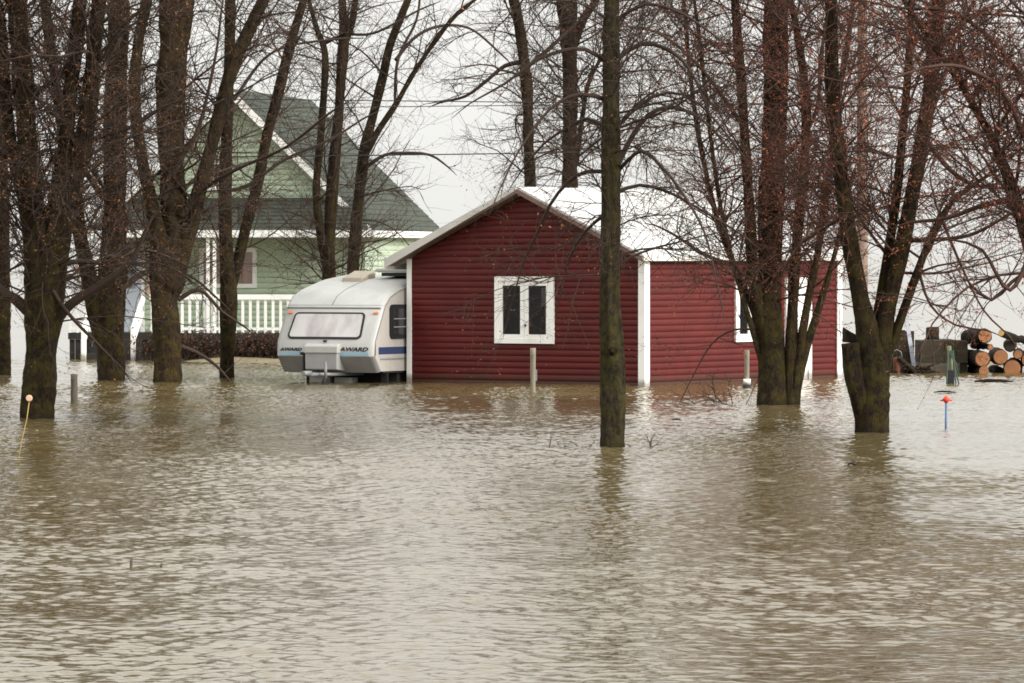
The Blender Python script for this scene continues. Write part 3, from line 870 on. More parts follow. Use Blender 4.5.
    mb = MB(); mb.tube([(-Wd * .5 + .22, -.55, -.0), (-Wd * .5 + .30, -.55, -.0)], .10, 14); mb.build('wheel', M['rubber'], jw)
    for x in (-Wd + .35, -Wd + .9, -.15):
        mb = MB(); mb.box((x, .45, -.3), (x + .12, .53, .20)); mb.build('corner_steady', M['rubber'], o)
    mb = MB(); mb.box((-Wd + .50, .30, -.2), (-Wd + .95, .60, .14)); mb.box((-Wd + 1.05, .32, -.2), (-.75, .6, .10)); mb.build('block', M['locker'], o, .01)
    for x in (-.25, -Wd + .03):
        mb = MB(); mb.tube([(x, 2.5, .05), (x + .22, 2.5, .05)], .30, 20); wh = mb.build('wheel', M['rubber'], o)
        mb = MB(); mb.tube([(x - .005, 2.5, .05), (x + .225, 2.5, .05)], .18, 16); mb.build('rim', M['metal'], wh)
    # side window and stripes (outside of the right side is +x)
    def srr(y0, y1, z0, z1, rad, x, n=4):
        pts = []
        for (cy, cz, a0) in ((y1 - rad, z0 + rad, -90), (y1 - rad, z1 - rad, 0), (y0 + rad, z1 - rad, 90), (y0 + rad, z0 + rad, 180)):
            for i in range(n + 1):
                an = R(a0 + 90 * i / n); pts.append((x, cy + rad * math.cos(an), cz + rad * math.sin(an)))
        return pts
    mb = MB(); mb.prism(srr(.50, 1.28, .86, 1.53, .10, .003), (.03, 0, 0)); sw = mb.build('side_window', M['rubber'], o)
    mb = MB(); mb.prism(srr(.60, 1.18, .94, 1.45, .05, .034), (.003, 0, 0)); mb.build('pane', paint('dark_acrylic', (.03, .03, .035), .12, .3, 3.0), sw)
    mb = MB()
    for zz in (1.08, 1.24): mb.box((.038, .62, zz), (.044, 1.16, zz + .02))
    mb.build('bars', M['van_grey'], sw)
    mb = MB(); mb.box((.003, .06, .56), (.006, 4.5, .70)); mb.build('stripe', M['stripe_navy'], o)
    mb = MB(); mb.box((.003, .10, .49), (.006, 4.5, .535)); mb.build('stripe', M['van_white'], o)
    mb = MB(); mb.box((.003, .12, .455), (.012, 4.5, .475)); mb.build('trim', M['metal'], o)
    mb = MB(); mb.box((.003, 1.50, .25), (.006, 1.515, 1.95)); mb.build('panel_joint', M['metal'], o)
    # roof hatches
    mb = MB(); mb.prism([(-1.60, 1.45, 1.95), (-1.60, 2.05, 2.05), (-1.60, 2.0, 2.19), (-1.60, 1.5, 2.05)], (.46, 0, 0)); mb.build('roof_hatch', M['hatch'], o, .02)
    mb = MB(); mb.box((-.85, 1.75, 2.08), (-.1, 2.5, 2.15)); mb.build('hatch_base', M['rubber'], rfo)
    mb = MB(); mb.box((-.95, 1.7, 2.155), (-.04, 2.6, 2.24)); mb.build('roof_hatch', M['locker'], o, .03)
    return o
build_caravan()

# ------------------------------------------------------------------ trees
def tubes(pts, rad, sides):
    """pts (N,n,3), rad (N,n) -> vertices, quads"""
    N, n, _ = pts.shape
    t = np.empty_like(pts)
    t[:, 1:-1] = pts[:, 2:] - pts[:, :-2]; t[:, 0] = pts[:, 1] - pts[:, 0]; t[:, -1] = pts[:, -1] - pts[:, -2]
    t /= np.linalg.norm(t, axis=2, keepdims=True) + 1e-9
    ref = np.where(np.abs(t[:, :1, 2:3]) < 0.9, np.array([0, 0, 1.0]), np.array([1.0, 0, 0]))
    ref = np.repeat(ref, n, axis=1)
    u = np.cross(t, ref); u /= np.linalg.norm(u, axis=2, keepdims=True) + 1e-9
    w = np.cross(t, u)
    an = 2 * np.pi * np.arange(sides) / sides
    v = pts[:, :, None, :] + rad[:, :, None, None] * (u[:, :, None, :] * np.cos(an)[None, None, :, None] + w[:, :, None, :] * np.sin(an)[None, None, :, None])
    idx = np.arange(N * n * sides).reshape(N, n, sides)
    a = idx[:, :-1]; b = idx[:, 1:]
    f = np.stack([a, np.roll(a, -1, axis=2), np.roll(b, -1, axis=2), b], -1).reshape(-1, 4)
    return v.reshape(-1, 3), f

def unit(a): return a / (np.linalg.norm(a, axis=-1, keepdims=True) + 1e-9)

def grow(rng, P, Dr, L, R0, R1, nseg, wob, up):
    N = len(P)
    pts = np.empty((N, nseg + 1, 3)); rad = np.empty((N, nseg + 1))
    p = P.copy(); d = unit(Dr)
    upv = np.zeros((N, 3)); upv[:, 2] = 1
    pts[:, 0] = p; rad[:, 0] = R0
    bend = rng.normal(0, wob, (N, 3))
    for i in range(nseg):
        d = unit(d + rng.normal(0, wob, (N, 3)) + bend * 0.5 + upv * (np.asarray(up) / nseg)[..., None] if np.ndim(up) else d + rng.normal(0, wob, (N, 3)) + bend * 0.5 + upv * up / nseg)
        p = p + d * (L / nseg)[:, None]
        pts[:, i + 1] = p
        rad[:, i + 1] = R0 + (R1 - R0) * (i + 1) / nseg
    return pts, rad

def spawn(rng, pts, rad, count, t0, ang_lo, ang_hi):
    """children: pick parents by weight of their length"""
    N, n, _ = pts.shape
    ln = np.linalg.norm(pts[:, 1:] - pts[:, :-1], axis=2).sum(1)
    pi = rng.choice(N, count, p=ln / ln.sum())
    t = t0 + (1 - t0) * rng.random(count)
    s = t * (n - 1); i = np.minimum(s.astype(int), n - 2); fr = (s - i)[:, None]
    a = pts[pi, i]; b = pts[pi, i + 1]
    P = a + (b - a) * fr
    r = rad[pi, i] + (rad[pi, i + 1] - rad[pi, i]) * fr[:, 0]
    tg = unit(b - a)
    rv = rng.normal(0, 1, (count, 3)); rv = unit(rv - tg * (rv * tg).sum(1, keepdims=True))
    an = np.radians(rng.uniform(ang_lo, ang_hi, count))[:, None]
    d = tg * np.cos(an) + rv * np.sin(an)
    return P, d, r, t, ln[pi]

def catmull(P, step):
    """P (n,k): smooth resample with spacing ~step measured on the first three columns"""
    P = np.asarray(P, float); n = len(P)
    out = []
    for i in range(n - 1):
        p0, p1, p2, p3 = P[max(i - 1, 0)], P[i], P[i + 1], P[min(i + 2, n - 1)]
        m = max(2, int(np.linalg.norm(p2[:3] - p1[:3]) / step))
        for j in range(m):
            t = j / m
            out.append(0.5 * ((2 * p1) + (-p0 + p2) * t + (2 * p0 - 5 * p1 + 4 * p2 - p3) * t * t + (-p0 + 3 * p1 - 3 * p2 + p3) * t ** 3))
    out.append(P[-1])
    return np.array(out)

TREE_TOTALS = [0]
def tree(D, stems, label, seed, barkmat='bark_dark', twig='twig_dark', bud='bud_brown', limbs=(), n1=26, n2=9, n3=7, budn=1.0,
         zlo=1.2, reach=2.6, root=True, extra_top=4.0, lenk=1.0, group='bare trees standing in the flood', name='tree', droop=0.1, cut_stems=()):
    """stems: lists of (px,py,width_px[,dy]) from the bottom up; limbs: the same for main branches that the photo shows"""
    rng = np.random.default_rng(seed)
    x0 = wx(stems[0][0][0], D)
    o = empty(name, (x0, D, 0))
    tag(o, label, 'tree', group)
    org = np.array([x0, D, 0])
    V, Fc, off = [], [], 0
    S_pts = []          # sampled stems used to hang branches on
    allst = [(s, 0) for s in stems] + [(s, 1) for s in limbs] + [(s, 2) for s in cut_stems]
    LP, LR = [], []
    for si, (st, kind) in enumerate(allst):
        pts = []
        dy0 = 0.0 if (si == 0) else rng.uniform(-.25, .25)
        slope = rng.normal(0, .05) if kind == 0 else rng.normal(0, .55)
        for j, q in enumerate(st):
            px, py, wpx = q[:3]
            dz = (st[0][1] - py) * D / F if kind != 1 else abs(px - st[0][0]) * D / F + abs(st[0][1] - py) * D / F * .3
            dy = q[3] if len(q) > 3 else (dy0 * min(1, j) + slope * dz)
            pts.append((wx(px, D), D + dy, wz(py, D), wpx / 2 * D / F))
        if kind == 0 and extra_top > 0 and pts[-1][2] > 5.0:      # the stem goes on above the frame
            p, q = np.array(pts[-1]), np.array(pts[-2])
            d = (p - q)[:3]; d = d / np.linalg.norm(d)
            r = p[3]
            for e in range(1, 5):
                d = unit(d + np.array([rng.normal(0, .10), rng.normal(0, .10), .08]))
                p = np.array([*(p[:3] + d * extra_top / 4), max(.012, r * (1 - e / 4.4))]); pts.append(tuple(p))
        if kind == 0 and pts[0][2] < .3 and root:                 # go on below the water, flare at the foot
            b0 = pts[0]
            pts[0] = (b0[0], b0[1], b0[2], b0[3] * 1.0)
            pts.insert(0, (b0[0], b0[1], -.6, b0[3] * 1.22))
        if kind == 0 and si > 0 and pts[0][2] > .3:               # a side stem grows out of the inside of the main trunk
            q = pts[0]; m0 = main_axis[np.argmin(np.abs(main_axis[:, 2] - (q[2] - .30)))]
            if abs(m0[0] - q[0]) < .6:
                k_ = .55
                pts.insert(0, (q[0] + (m0[0] - q[0]) * k_, q[1] + (m0[1] - q[1]) * k_, q[2] - .25, q[3] * .75))
                q = pts[0]
                m0 = main_axis[np.argmin(np.abs(main_axis[:, 2] - (q[2] - .30)))]
                pts.insert(0, (m0[0], m0[1], q[2] - .30, min(q[3], m0[3]) * .45))
        if kind == 1:
            q1, q0 = np.array(pts[-1]), np.array(pts[-2]); ex = (q1 - q0) * .5; ex[2] -= .06
            pts.append((*(q1 + ex)[:3], .0035))
        C = catmull(pts, .065 if kind != 1 else .15)
        if si == 0: main_axis = C.copy()
        n = len(C)
        sides = 30 if C[:, 3].max() > .07 else (10 if C[:, 3].max() > .03 else 6)
        an = 2 * np.pi * np.arange(sides) / sides
        P = C[:, :3] - org; rad = np.maximum(C[:, 3], .0035)
        t = np.gradient(P, axis=0); t = unit(t)
        ref = np.array([0.03, 1.0, 0.05]); u = unit(np.cross(t, ref)); w = np.cross(t, u)
        # uneven girth: burls and flutes
        fl = np.zeros((n, sides)); zz = np.arange(n) * (.065 if kind != 1 else .15)
        for h in range(5):
            m = rng.integers(1, 5); fq = rng.uniform(.3, 3.5)
            fl += rng.uniform(.02, .045) * np.sin(m * an[None, :] + fq * zz[:, None] + rng.random() * 6.28)
        if sides > 12:
            for h in range(8):
                m = rng.integers(5, 13); fq = rng.uniform(-2.5, 2.5)
                fl += rng.uniform(.010, .020) * np.sin(m * an[None, :] + fq * zz[:, None] + 1.2 * np.sin(zz[:, None] * rng.uniform(1, 4)) + rng.random() * 6.28)
        for h in range(3):
            fl += rng.uniform(.02, .04) * np.sin(rng.uniform(1.5, 8) * zz + rng.random() * 6.28)[:, None] * (kind != 1)
        fl += rng.normal(0, .022, (n, sides))
        rr_ = rad[:, None] * (1 + fl)
        v = P[:, None, :] + rr_[:, :, None] * (u[:, None, :] * np.cos(an)[None, :, None] + w[:, None, :] * np.sin(an)[None, :, None])
        idx = np.arange(n * sides).reshape(n, sides) + off
        a, b = idx[:-1], idx[1:]
        f = np.stack([a, np.roll(a, -1, 1), np.roll(b, -1, 1), b], -1).reshape(-1, 4)
        if kind == 1:
            S_pts.append((P, rad, 1)); LP.append((v.reshape(-1, 3), f - off)); continue
        V.append(v.reshape(-1, 3)); Fc.append(f); off += n * sides
        # end cap as a fan of quads (degenerate-free: centre vertex pair)
        cv = (P[-1] + t[-1] * (0.0 if kind == 2 else rad[-1] * .6))[None]
        V.append(cv); ci = off; off += 1
        rg = idx[-1]
        Fc.append(np.stack([rg[0::2], rg[1::2], np.roll(rg, -2)[0::2], np.full(sides // 2, ci)], -1))
        if kind < 2:
            S_pts.append((P, rad, kind))
    tr = np_mesh('trunk', np.concatenate(V), np.concatenate(Fc), M[barkmat], o, smooth=True)
    # first order branches: weight by stem length above zlo
    P1, D1, R1_, L1 = [], [], [], []
    tot = sum(len(P) for P, r, k in S_pts)
    for P, r, k in S_pts:
        if k == 0:
            ok = np.where(P[:, 2] > zlo)[0]
            if len(ok) < 3: continue
            cnt = max(2, int(n1 * len(ok) / 60.0))
        else:
            ok = np.arange(int(len(P) * .2), len(P)); cnt = max(3, int(n1 * len(ok) * .15 / 12.0 * 1.2))
        if len(ok) < 2: continue
        ii = rng.choice(ok[:-1], cnt)
        tg = unit(P[np.minimum(ii + 1, len(P) - 1)] - P[ii])
        az = rng.random(cnt) * 2 * np.pi
        el = np.radians(rng.uniform(5, 60, cnt)) if k == 0 else np.radians(rng.uniform(-25, 50, cnt))
        d = np.stack([np.cos(az) * np.cos(el), np.sin(az) * np.cos(el), np.sin(el)], 1)
        if k == 1: d = unit(d + tg * .9)
        h = np.clip(P[ii, 2], 0, 12)
        ln = rng.uniform(.5, 1.0, cnt) * reach * lenk * np.where(h > 8, .6, 1.0)
        if k == 1: ln *= .55
        P1.append(P[ii] + d * (r[ii] * .5)[:, None]); D1.append(d); L1.append(ln)
        R1_.append(np.minimum(r[ii] * .45, ln * rng.uniform(.006, .0125, cnt)))
    P1 = np.concatenate(P1); D1 = np.concatenate(D1); L1 = np.concatenate(L1); R1_ = np.concatenate(R1_)
    upk = rng.uniform(-.5, .8, len(P1)) - droop
    b1, r1 = grow(rng, P1, D1, L1, R1_, R1_ * .3, 9, .10, upk)
    # limbs the photo shows carry second order branches too
    c2 = int(len(P1) * n2)
    P, d, r, t, pl = spawn(rng, b1, r1, c2, .15, 25, 75)
    L2 = rng.uniform(.3, 1.0, c2) * (.55 + .45 * (1 - t)) * pl * .62
    Rr = np.minimum(r * .7, 0.0038 + L2 * .0058)
    b2, r2 = grow(rng, P, d, L2, Rr, Rr * .45, 5, .13, rng.uniform(-.5, .6, c2) - droop)
    c3 = int(c2 * n3 * .32)
    P, d, r, t, pl = spawn(rng, b2, r2, c3, .1, 25, 70)
    L3 = rng.uniform(.15, .75, c3)
    Rr = np.minimum(r * .85, .0038 + L3 * .0036)
    b3, r3 = grow(rng, P, d, L3, Rr, Rr * .5, 3, .15, rng.uniform(-.4, .6, c3))
    keep = lambda b: (b[:, :, 2].min(1) > .03)
    k1, k2, k3 = keep(b1), keep(b2), keep(b3)
    V, Fc, off = [], [], 0
    for b, r, sd in ((b1[k1], r1[k1], 6), (b2[k2], r2[k2], 4), (b3[k3], r3[k3], 3)):
        if len(b) == 0: continue
        v, f = tubes(b, r, sd); V.append(v); Fc.append(f + off); off += len(v)
    for v, f in LP: V.append(v); Fc.append(f + off); off += len(v)
    cr_ = np_mesh('crown', np.concatenate(V), np.concatenate(Fc), M[twig], o, smooth=True)
    # buds and clinging dead leaves: small diamonds
    nb = int(c3 * budn * 1.9)
    if nb:
        P, d, r, t, pl = spawn(rng, b3[k3], r3[k3], nb, .2, 10, 60)
        sz = rng.uniform(.009, .019, nb)
        big = rng.random(nb) < .08; sz[big] *= 1.7
        sd = unit(np.cross(d, rng.normal(0, 1, (nb, 3)))); nn = np.cross(d, sd)
        s_ = sz[:, None]
        vs = np.stack([P, P + d * s_ * .9 + sd * s_ * .45, P + d * s_ * 1.9 + nn * s_ * .3, P + d * s_ * .9 - sd * s_ * .45], 1).reshape(-1, 3)
        np_mesh('foliage', vs, np.arange(nb * 4).reshape(-1, 4), M[bud], cr_)
    TREE_TOTALS[0] += c3
    return o

# far left edge
tree(dist(375), [[(4, 375, 14), (4, 300, 13), (3, 220, 12), (0, 100, 12), (-4, 0, 11)]],
     'mossy trunk at the left frame edge, cut by the picture border', 11, n1=30, reach=2.4)
# big near left tree
tree(dist(418), [
    [(37, 418, 34), (40, 370, 33), (43, 320, 35), (45, 275, 40), (38, 235, 27), (31, 200, 22), (27, 130, 20), (22, 60, 19), (18, 0, 18)],
    [(48, 300, 30), (55, 250, 28), (60, 205, 25), (64, 160, 18), (70, 90, 15), (77, 30, 14), (80, 0, 13)],
    [(60, 215, 22), (72, 185, 19), (84, 140, 17), (91, 90, 17), (95, 40, 16), (99, 0, 15)],
    [(30, 215, 13), (14, 160, 12), (5, 90, 11), (2, 30, 10), (-4, 0, 10)]],
    'thick dark multi-stemmed tree nearest the left edge, with low side limbs', 12, n1=33, n2=8, n3=6, reach=2.6, budn=4.0,
    limbs=[[(30, 312, 12), (14, 298, 10), (0, 290, 9), (-25, 262, 7), (-60, 250, 4)],
           [(58, 318, 13), (72, 304, 10), (90, 292, 9), (112, 278, 8), (135, 258, 5), (150, 225, 3)],
           [(48, 190, 9), (22, 162, 7), (-6, 150, 5), (-30, 130, 4)],
           [(60, 165, 6), (92, 140, 5), (130, 128, 4), (165, 105, 3), (185, 70, 2)],
           [(74, 60, 7), (45, 85, 5), (15, 105, 4), (-20, 112, 3)],
           [(40, 280, 6), (70, 262, 5), (105, 262, 4), (140, 250, 3), (175, 262, 2)],
           [(30, 240, 5), (60, 300, 4), (95, 340, 3), (120, 365, 2)]])
# second left trunk
tree(dist(380), [
    [(112, 380, 27), (112, 340, 27), (111, 300, 28), (112, 240, 24), (114, 150, 22), (115, 80, 21), (116, 0, 20)],
    [(106, 345, 18), (96, 315, 18), (88, 275, 17), (80, 235, 15), (74, 195, 13), (62, 120, 11), (50, 40, 10), (45, 0, 9)]],
    'dark forked trunk in front of the porch steps', 13, n1=22, n2=8, n3=6, reach=2.6, budn=4.0,
    limbs=[[(118, 250, 7), (140, 240, 6), (165, 212, 5), (190, 180, 4), (215, 170, 3)],
           [(104, 200, 6), (80, 165, 5), (58, 150, 4), (30, 155, 3)],
           [(120, 290, 6), (150, 270, 5), (185, 275, 3), (215, 300, 2)]])
# third left trunk, golden lichen
tree(dist(382), [
    [(166, 382, 27), (166, 345, 26), (165, 300, 28), (164, 262, 30), (158, 235, 17), (150, 200, 13), (142, 160, 12), (134, 95, 12), (138, 40, 11), (146, 0, 11)],
    [(170, 280, 24), (173, 240, 24), (172, 190, 25), (170, 140, 27), (171, 80, 29), (174, 30, 31), (176, 0, 32)],
    [(176, 285, 15), (184, 250, 15), (194, 208, 15), (206, 165, 14), (218, 120, 14), (231, 70, 14), (246, 35, 13), (263, 0, 11)]],
    'lichen gold trunk with three stems before the white porch railing', 14, 'bark_lit', n1=22, n2=8, n3=6, reach=2.6, budn=4.0,
    limbs=[[(176, 345, 5), (195, 352, 4), (216, 366, 3), (232, 385, 2), (247, 403, 1.5)],
           [(178, 300, 5), (200, 290, 4), (222, 312, 3), (245, 328, 2)],
           [(182, 215, 6), (205, 190, 4), (240, 170, 3.5), (290, 150, 3), (335, 118, 2)],
           [(164, 200, 7), (180, 160, 6), (198, 130, 4), (215, 60, 3), (222, 10, 2)]])
# slender forked tree
tree(dist(378), [
    [(227, 378, 15), (228, 340, 15), (229, 300, 17), (228, 272, 16), (226, 235, 13), (227, 160, 12), (230, 80, 11), (232, 0, 10)],
    [(231, 285, 12), (238, 262, 11), (246, 228, 11), (256, 190, 11), (269, 130, 10), (283, 75, 10), (294, 35, 9), (304, 0, 8)]],
    'slender tree with a narrow V fork left of the caravan', 15, n1=18, n2=8, n3=6, reach=2.4, zlo=2.2,
    limbs=[[(232, 190, 4), (250, 185, 3.5), (285, 160, 3), (330, 140, 2.5), (365, 118, 2)], [(234, 100, 4), (262, 60, 3), (290, 45, 2.5), (340, 38, 2)]])
# pair behind the caravan
tree(109, [
    [(329, 340, 14), (329, 290, 14), (330, 230, 12), (334, 170, 11), (340, 100, 10), (344, 40, 10), (343, 0, 8)],
    [(326, 262, 9), (320, 225, 8), (317, 190, 8), (322, 130, 7), (326, 60, 7), (318, 30, 5), (310, 0, 4)],
    [(344, 48, 7), (352, 25, 6), (356, 0, 6)]],
    'thin upright tree rising behind the caravan, nearer its left side', 16, n1=20, n2=7, n3=6, reach=2.2, budn=.7,
    limbs=[[(322, 45, 4), (345, 35, 3), (375, 33, 2.5), (420, 10, 2)]])
tree(110, [
    [(352, 340, 13), (353, 270, 12), (357, 215, 11), (362, 170, 11), (364, 150, 10), (372, 118, 9), (383, 75, 9), (390, 45, 8), (407, 0, 7)],
    [(364, 158, 7), (378, 132, 6), (396, 105, 5.5), (415, 72, 5), (438, 38, 4.5), (456, 16, 4), (476, 0, 3)]],
    'curving tree with a V fork rising behind the caravan roof hatch', 17, n1=16, n2=7, n3=6, reach=2.2, budn=.8,
    limbs=[[(368, 166, 4), (385, 155, 3.5), (405, 153, 3), (430, 155, 2.5), (448, 167, 1.5)],
           [(396, 60, 4), (415, 36, 3.5), (440, 24, 3), (470, 26, 2.5), (500, 50, 2)], [(395, 105, 3), (398, 60, 3), (416, 20, 2.5), (420, -10, 2)]])
# two behind the shed
tree(116, [[(531, 330, 13), (530, 190, 11), (528, 120, 10.5), (525, 70, 11), (520, 30, 10), (513, 0, 10), (506, -30, 9)]],
     'bare dark trunk behind the shed ridge, curving left at the top', 18, n1=26, n2=9, n3=7, reach=3.0, zlo=3.6, budn=.9,
     limbs=[[(524, 62, 5), (505, 66, 4), (485, 82, 3.5), (465, 96, 3), (440, 102, 2)], [(524, 70, 4), (548, 50, 4), (575, 25, 3)]])
tree(117, [[(570, 330, 17), (570, 190, 15), (570, 120, 14), (570, 60, 15), (568, 25, 18), (566, 0, 18)],
           [(572, 50, 9), (582, 22, 9), (596, 0, 7)], [(576, 160, 6), (582, 120, 5), (588, 85, 4.5), (600, 60, 3)]],
     'bare upright trunk behind the shed ridge, forking near the top edge', 19, 'bark_red', n1=24, n2=8, n3=7, reach=2.8, zlo=3.8, budn=.8)
# centre front tree
tree(dist(447), [[(612, 447, 26), (613, 420, 25), (613, 390, 24), (612, 350, 23), (610, 310, 20), (610, 260, 19), (611, 200, 19), (611, 130, 17), (611, 60, 16), (612, 0, 15)]],
     'straight mossy trunk in the centre foreground, standing before the red shed', 20, 'bark_moss', n1=34, n2=10, n3=7, reach=1.9, zlo=2.2, budn=.9, droop=.5, extra_top=4.5,
     limbs=[[(606, 62, 5), (585, 50, 4), (560, 52, 4), (535, 62, 3), (505, 84, 2.5), (470, 104, 1.5)],
            [(606, 172, 5), (586, 172, 4.5), (568, 182, 4), (550, 205, 3.5), (538, 232, 3), (524, 262, 2), (510, 310, 1.2)],
            [(606, 128, 4), (588, 118, 3.5), (570, 126, 3), (545, 142, 2.5), (520, 172, 1.6)],
            [(606, 100, 5), (580, 95, 4), (550, 110, 3), (520, 150, 2), (500, 190, 1.2)],
            [(616, 168, 6), (630, 140, 5), (648, 115, 4.5), (672, 106, 4), (700, 116, 3), (725, 140, 2)],
            [(616, 128, 4), (640, 105, 3.5), (668, 92, 3), (700, 104, 2.5), (740, 150, 1.6)],
            [(617, 60, 5), (640, 44, 4.5), (668, 50, 4), (690, 72, 3), (706, 110, 2)],
            [(617, 172, 4), (640, 152, 3.5), (660, 168, 3.5), (680, 195, 3), (700, 235, 2), (712, 290, 1.2)],
            [(617, 192, 4), (640, 185, 3.5), (668, 192, 3), (700, 210, 2.5), (740, 235, 1.6)],
            [(617, 20, 4), (645, 5, 3.5), (680, 15, 3), (715, 40, 2)],
            [(604, 215, 4), (585, 232, 3), (570, 258, 2.5), (560, 300, 1.2)]])
_t = [q for q in bpy.data.objects if q.get('label', '').startswith('straight mossy trunk in the centre')][0]
_D = dist(447); mb = MB()
_c = wp(612, 351, _D) - Vector(_t.location)
mb.tube([_c + Vector((0, -.15, 0)), _c + Vector((0, -.178, .0)), _c + Vector((0, -.188, .0)), _c + Vector((0, -.176, 0))], [.085, .07, .05, .03], 14, wob=.12, rng=random.Random(2)); mb.build('knot', M['bark_dark'], _t)
# multi-stemmed clump before the side wall
tree(dist(405), [
    [(772, 405, 31.0), (771, 360, 26.7), (770, 300, 23.8), (771, 240, 23.8), (773, 170, 24.6), (775, 100, 24.6), (776, 40, 23.8), (777, 0, 23.0)],
    [(766, 345, 14.7), (757, 300, 12.3), (752, 262, 11.5), (749, 210, 10.7), (745, 150, 9.8), (740, 80, 9.8), (736, 30, 9.0), (734, 0, 8.2)],
    [(790, 405, 17.0), (791, 360, 12.9), (793, 310, 10.7), (796, 250, 10.7), (803, 180, 9.8), (806, 110, 9.0), (800, 50, 7.4), (790, 0, 6.6)],
    [(794, 400, 13.0), (800, 350, 10.1), (808, 300, 8.2), (818, 250, 7.4), (826, 190, 7.4), (834, 120, 6.6), (845, 50, 5.7), (852, 0, 4.9)],
    [(796, 392, 10.0), (808, 345, 8.3), (822, 300, 6.6), (834, 260, 4.9), (844, 220, 4.1), (856, 170, 3.3)],
    [(760, 330, 6.6), (744, 285, 5.7), (728, 250, 5.7), (714, 205, 4.9), (700, 140, 4.9), (690, 70, 4.1), (684, 0, 4.1)],
    [(764, 370, 7.4), (752, 330, 5.7), (735, 270, 4.9), (720, 205, 4.1), (708, 120, 4.1), (699, 40, 4.1), (694, 0, 3.3)]],
    'thick clump of upright stems before the window and door of the red shed', 21, 'bark_dark', 'twig_red', 'bud_red', n1=28, n2=8, n3=8, reach=2.2, zlo=1.6, budn=2.6,
    limbs=[[(760, 290, 4.9), (735, 268, 4.1), (705, 255, 3.3), (675, 235, 2.5), (655, 225, 1.6)], [(745, 130, 4.9), (720, 95, 4.1), (690, 60, 3.3), (655, 35, 2.5), (625, 30, 1.6)],
           [(758, 330, 2.5), (735, 330, 2.0), (712, 345, 1.8), (690, 385, 1.3)], [(782, 160, 4.9), (800, 140, 4.1), (818, 108, 3.7), (825, 40, 3.3)]])
# right front tree with a sawn side stem
tree(dist(432), [
    [(872, 432, 33.0), (872, 400, 35.0), (872, 370, 33.1), (868, 335, 24.6), (860, 300, 18.0), (851, 255, 15.6), (843, 200, 14.8), (835, 140, 13.9), (830, 80, 13.1), (829, 0, 12.3)],
    [(880, 375, 22.1), (884, 330, 18.0), (892, 290, 14.8), (903, 240, 14.8), (914, 180, 14.8), (924, 120, 14.8), (931, 60, 14.8), (936, 0, 13.9)],
    [(876, 350, 16.6), (880, 310, 11.5), (887, 260, 9.8), (896, 200, 9.0), (902, 140, 8.2), (908, 70, 7.4), (912, 0, 6.6)],
    [(888, 350, 11.0), (898, 325, 9.0), (908, 296, 8.2), (918, 268, 7.4), (932, 232, 6.6), (948, 205, 4.9), (968, 188, 4.1), (995, 170, 3.3)]],
    'multi-stemmed tree with one sawn off stem in the right foreground', 22, 'bark_dark', 'twig_red', 'bud_red', n1=28, n2=9, n3=8, reach=2.3, zlo=2.2, budn=3.6,
    cut_stems=[[(866, 425, 20.0), (858, 395, 19.0), (852, 370, 17.5), (849, 343, 17.5)]],
    limbs=[[(922, 135, 6.6), (950, 170, 4.9), (975, 185, 4.1), (1005, 188, 3.3), (1040, 195, 2.5)], [(905, 240, 4.9), (930, 240, 4.1), (965, 235, 3.3), (1000, 215, 2.5)],
           [(845, 215, 4.1), (825, 228, 3.7), (806, 240, 3.3), (790, 262, 2.5)], [(918, 268, 3.3), (930, 305, 2.5), (955, 325, 2.0), (985, 330, 1.6)],
           [(940, 215, 3.3), (962, 265, 2.5), (985, 310, 2.0), (1010, 335, 1.6)], [(930, 60, 6.6), (955, 30, 4.9), (985, 10, 4.1)]])
# leaning tree whose trunk stands outside the frame on the right
tree(66, [
    [(1072, 455, 26), (1062, 380, 24), (1050, 310, 20), (1034, 255, 17), (1018, 205, 14), (1004, 165, 10), (985, 125, 8), (955, 75, 6), (925, 32, 5), (905, 0, 4)],
    [(1064, 360, 18), (1068, 260, 16), (1066, 160, 14), (1054, 80, 12), (1040, 0, 10)]],
    'reddish budding tree leaning into the picture from beyond its right border', 23, 'bark_red', 'twig_red', 'bud_red', n1=44, n2=9, n3=8, reach=2.4, zlo=2.2, budn=4.0,
    limbs=[[(1012, 200, 6), (985, 205, 5), (950, 218, 4), (915, 222, 3)], [(1036, 240, 6), (1008, 290, 4), (980, 250, 3), (950, 240, 2)],
           [(1040, 180, 6), (1000, 100, 5), (965, 75, 4), (930, 70, 3), (885, 82, 2)], [(1030, 90, 6), (990, 40, 5), (950, 12, 4), (900, 8, 3), (860, 0, 2)],
           [(1044, 290, 5), (1020, 275, 4), (990, 300, 3), (965, 280, 2)]])

# straight pole behind the right tree
def build_pole():
    D = 112
    o = empty('utility_pole', (wx(862, D), D, 0))
    tag(o, 'straight weathered brown pole rising behind the right foreground tree', 'pole')
    mb = MB(); rg = random.Random(4)
    mb.tube([(0, 0, -.5 + .5 * i) for i in range(20)], [.145 - .0022 * i for i in range(20)], 14, wob=.02, rng=rg); mb.build('shaft', M['pole'], o)
    mb = MB(); mb.box((-.9, -.17, 8.3), (.9, -.147, 8.42)); mb.build('crossarm', M['pole'], o)
build_pole()

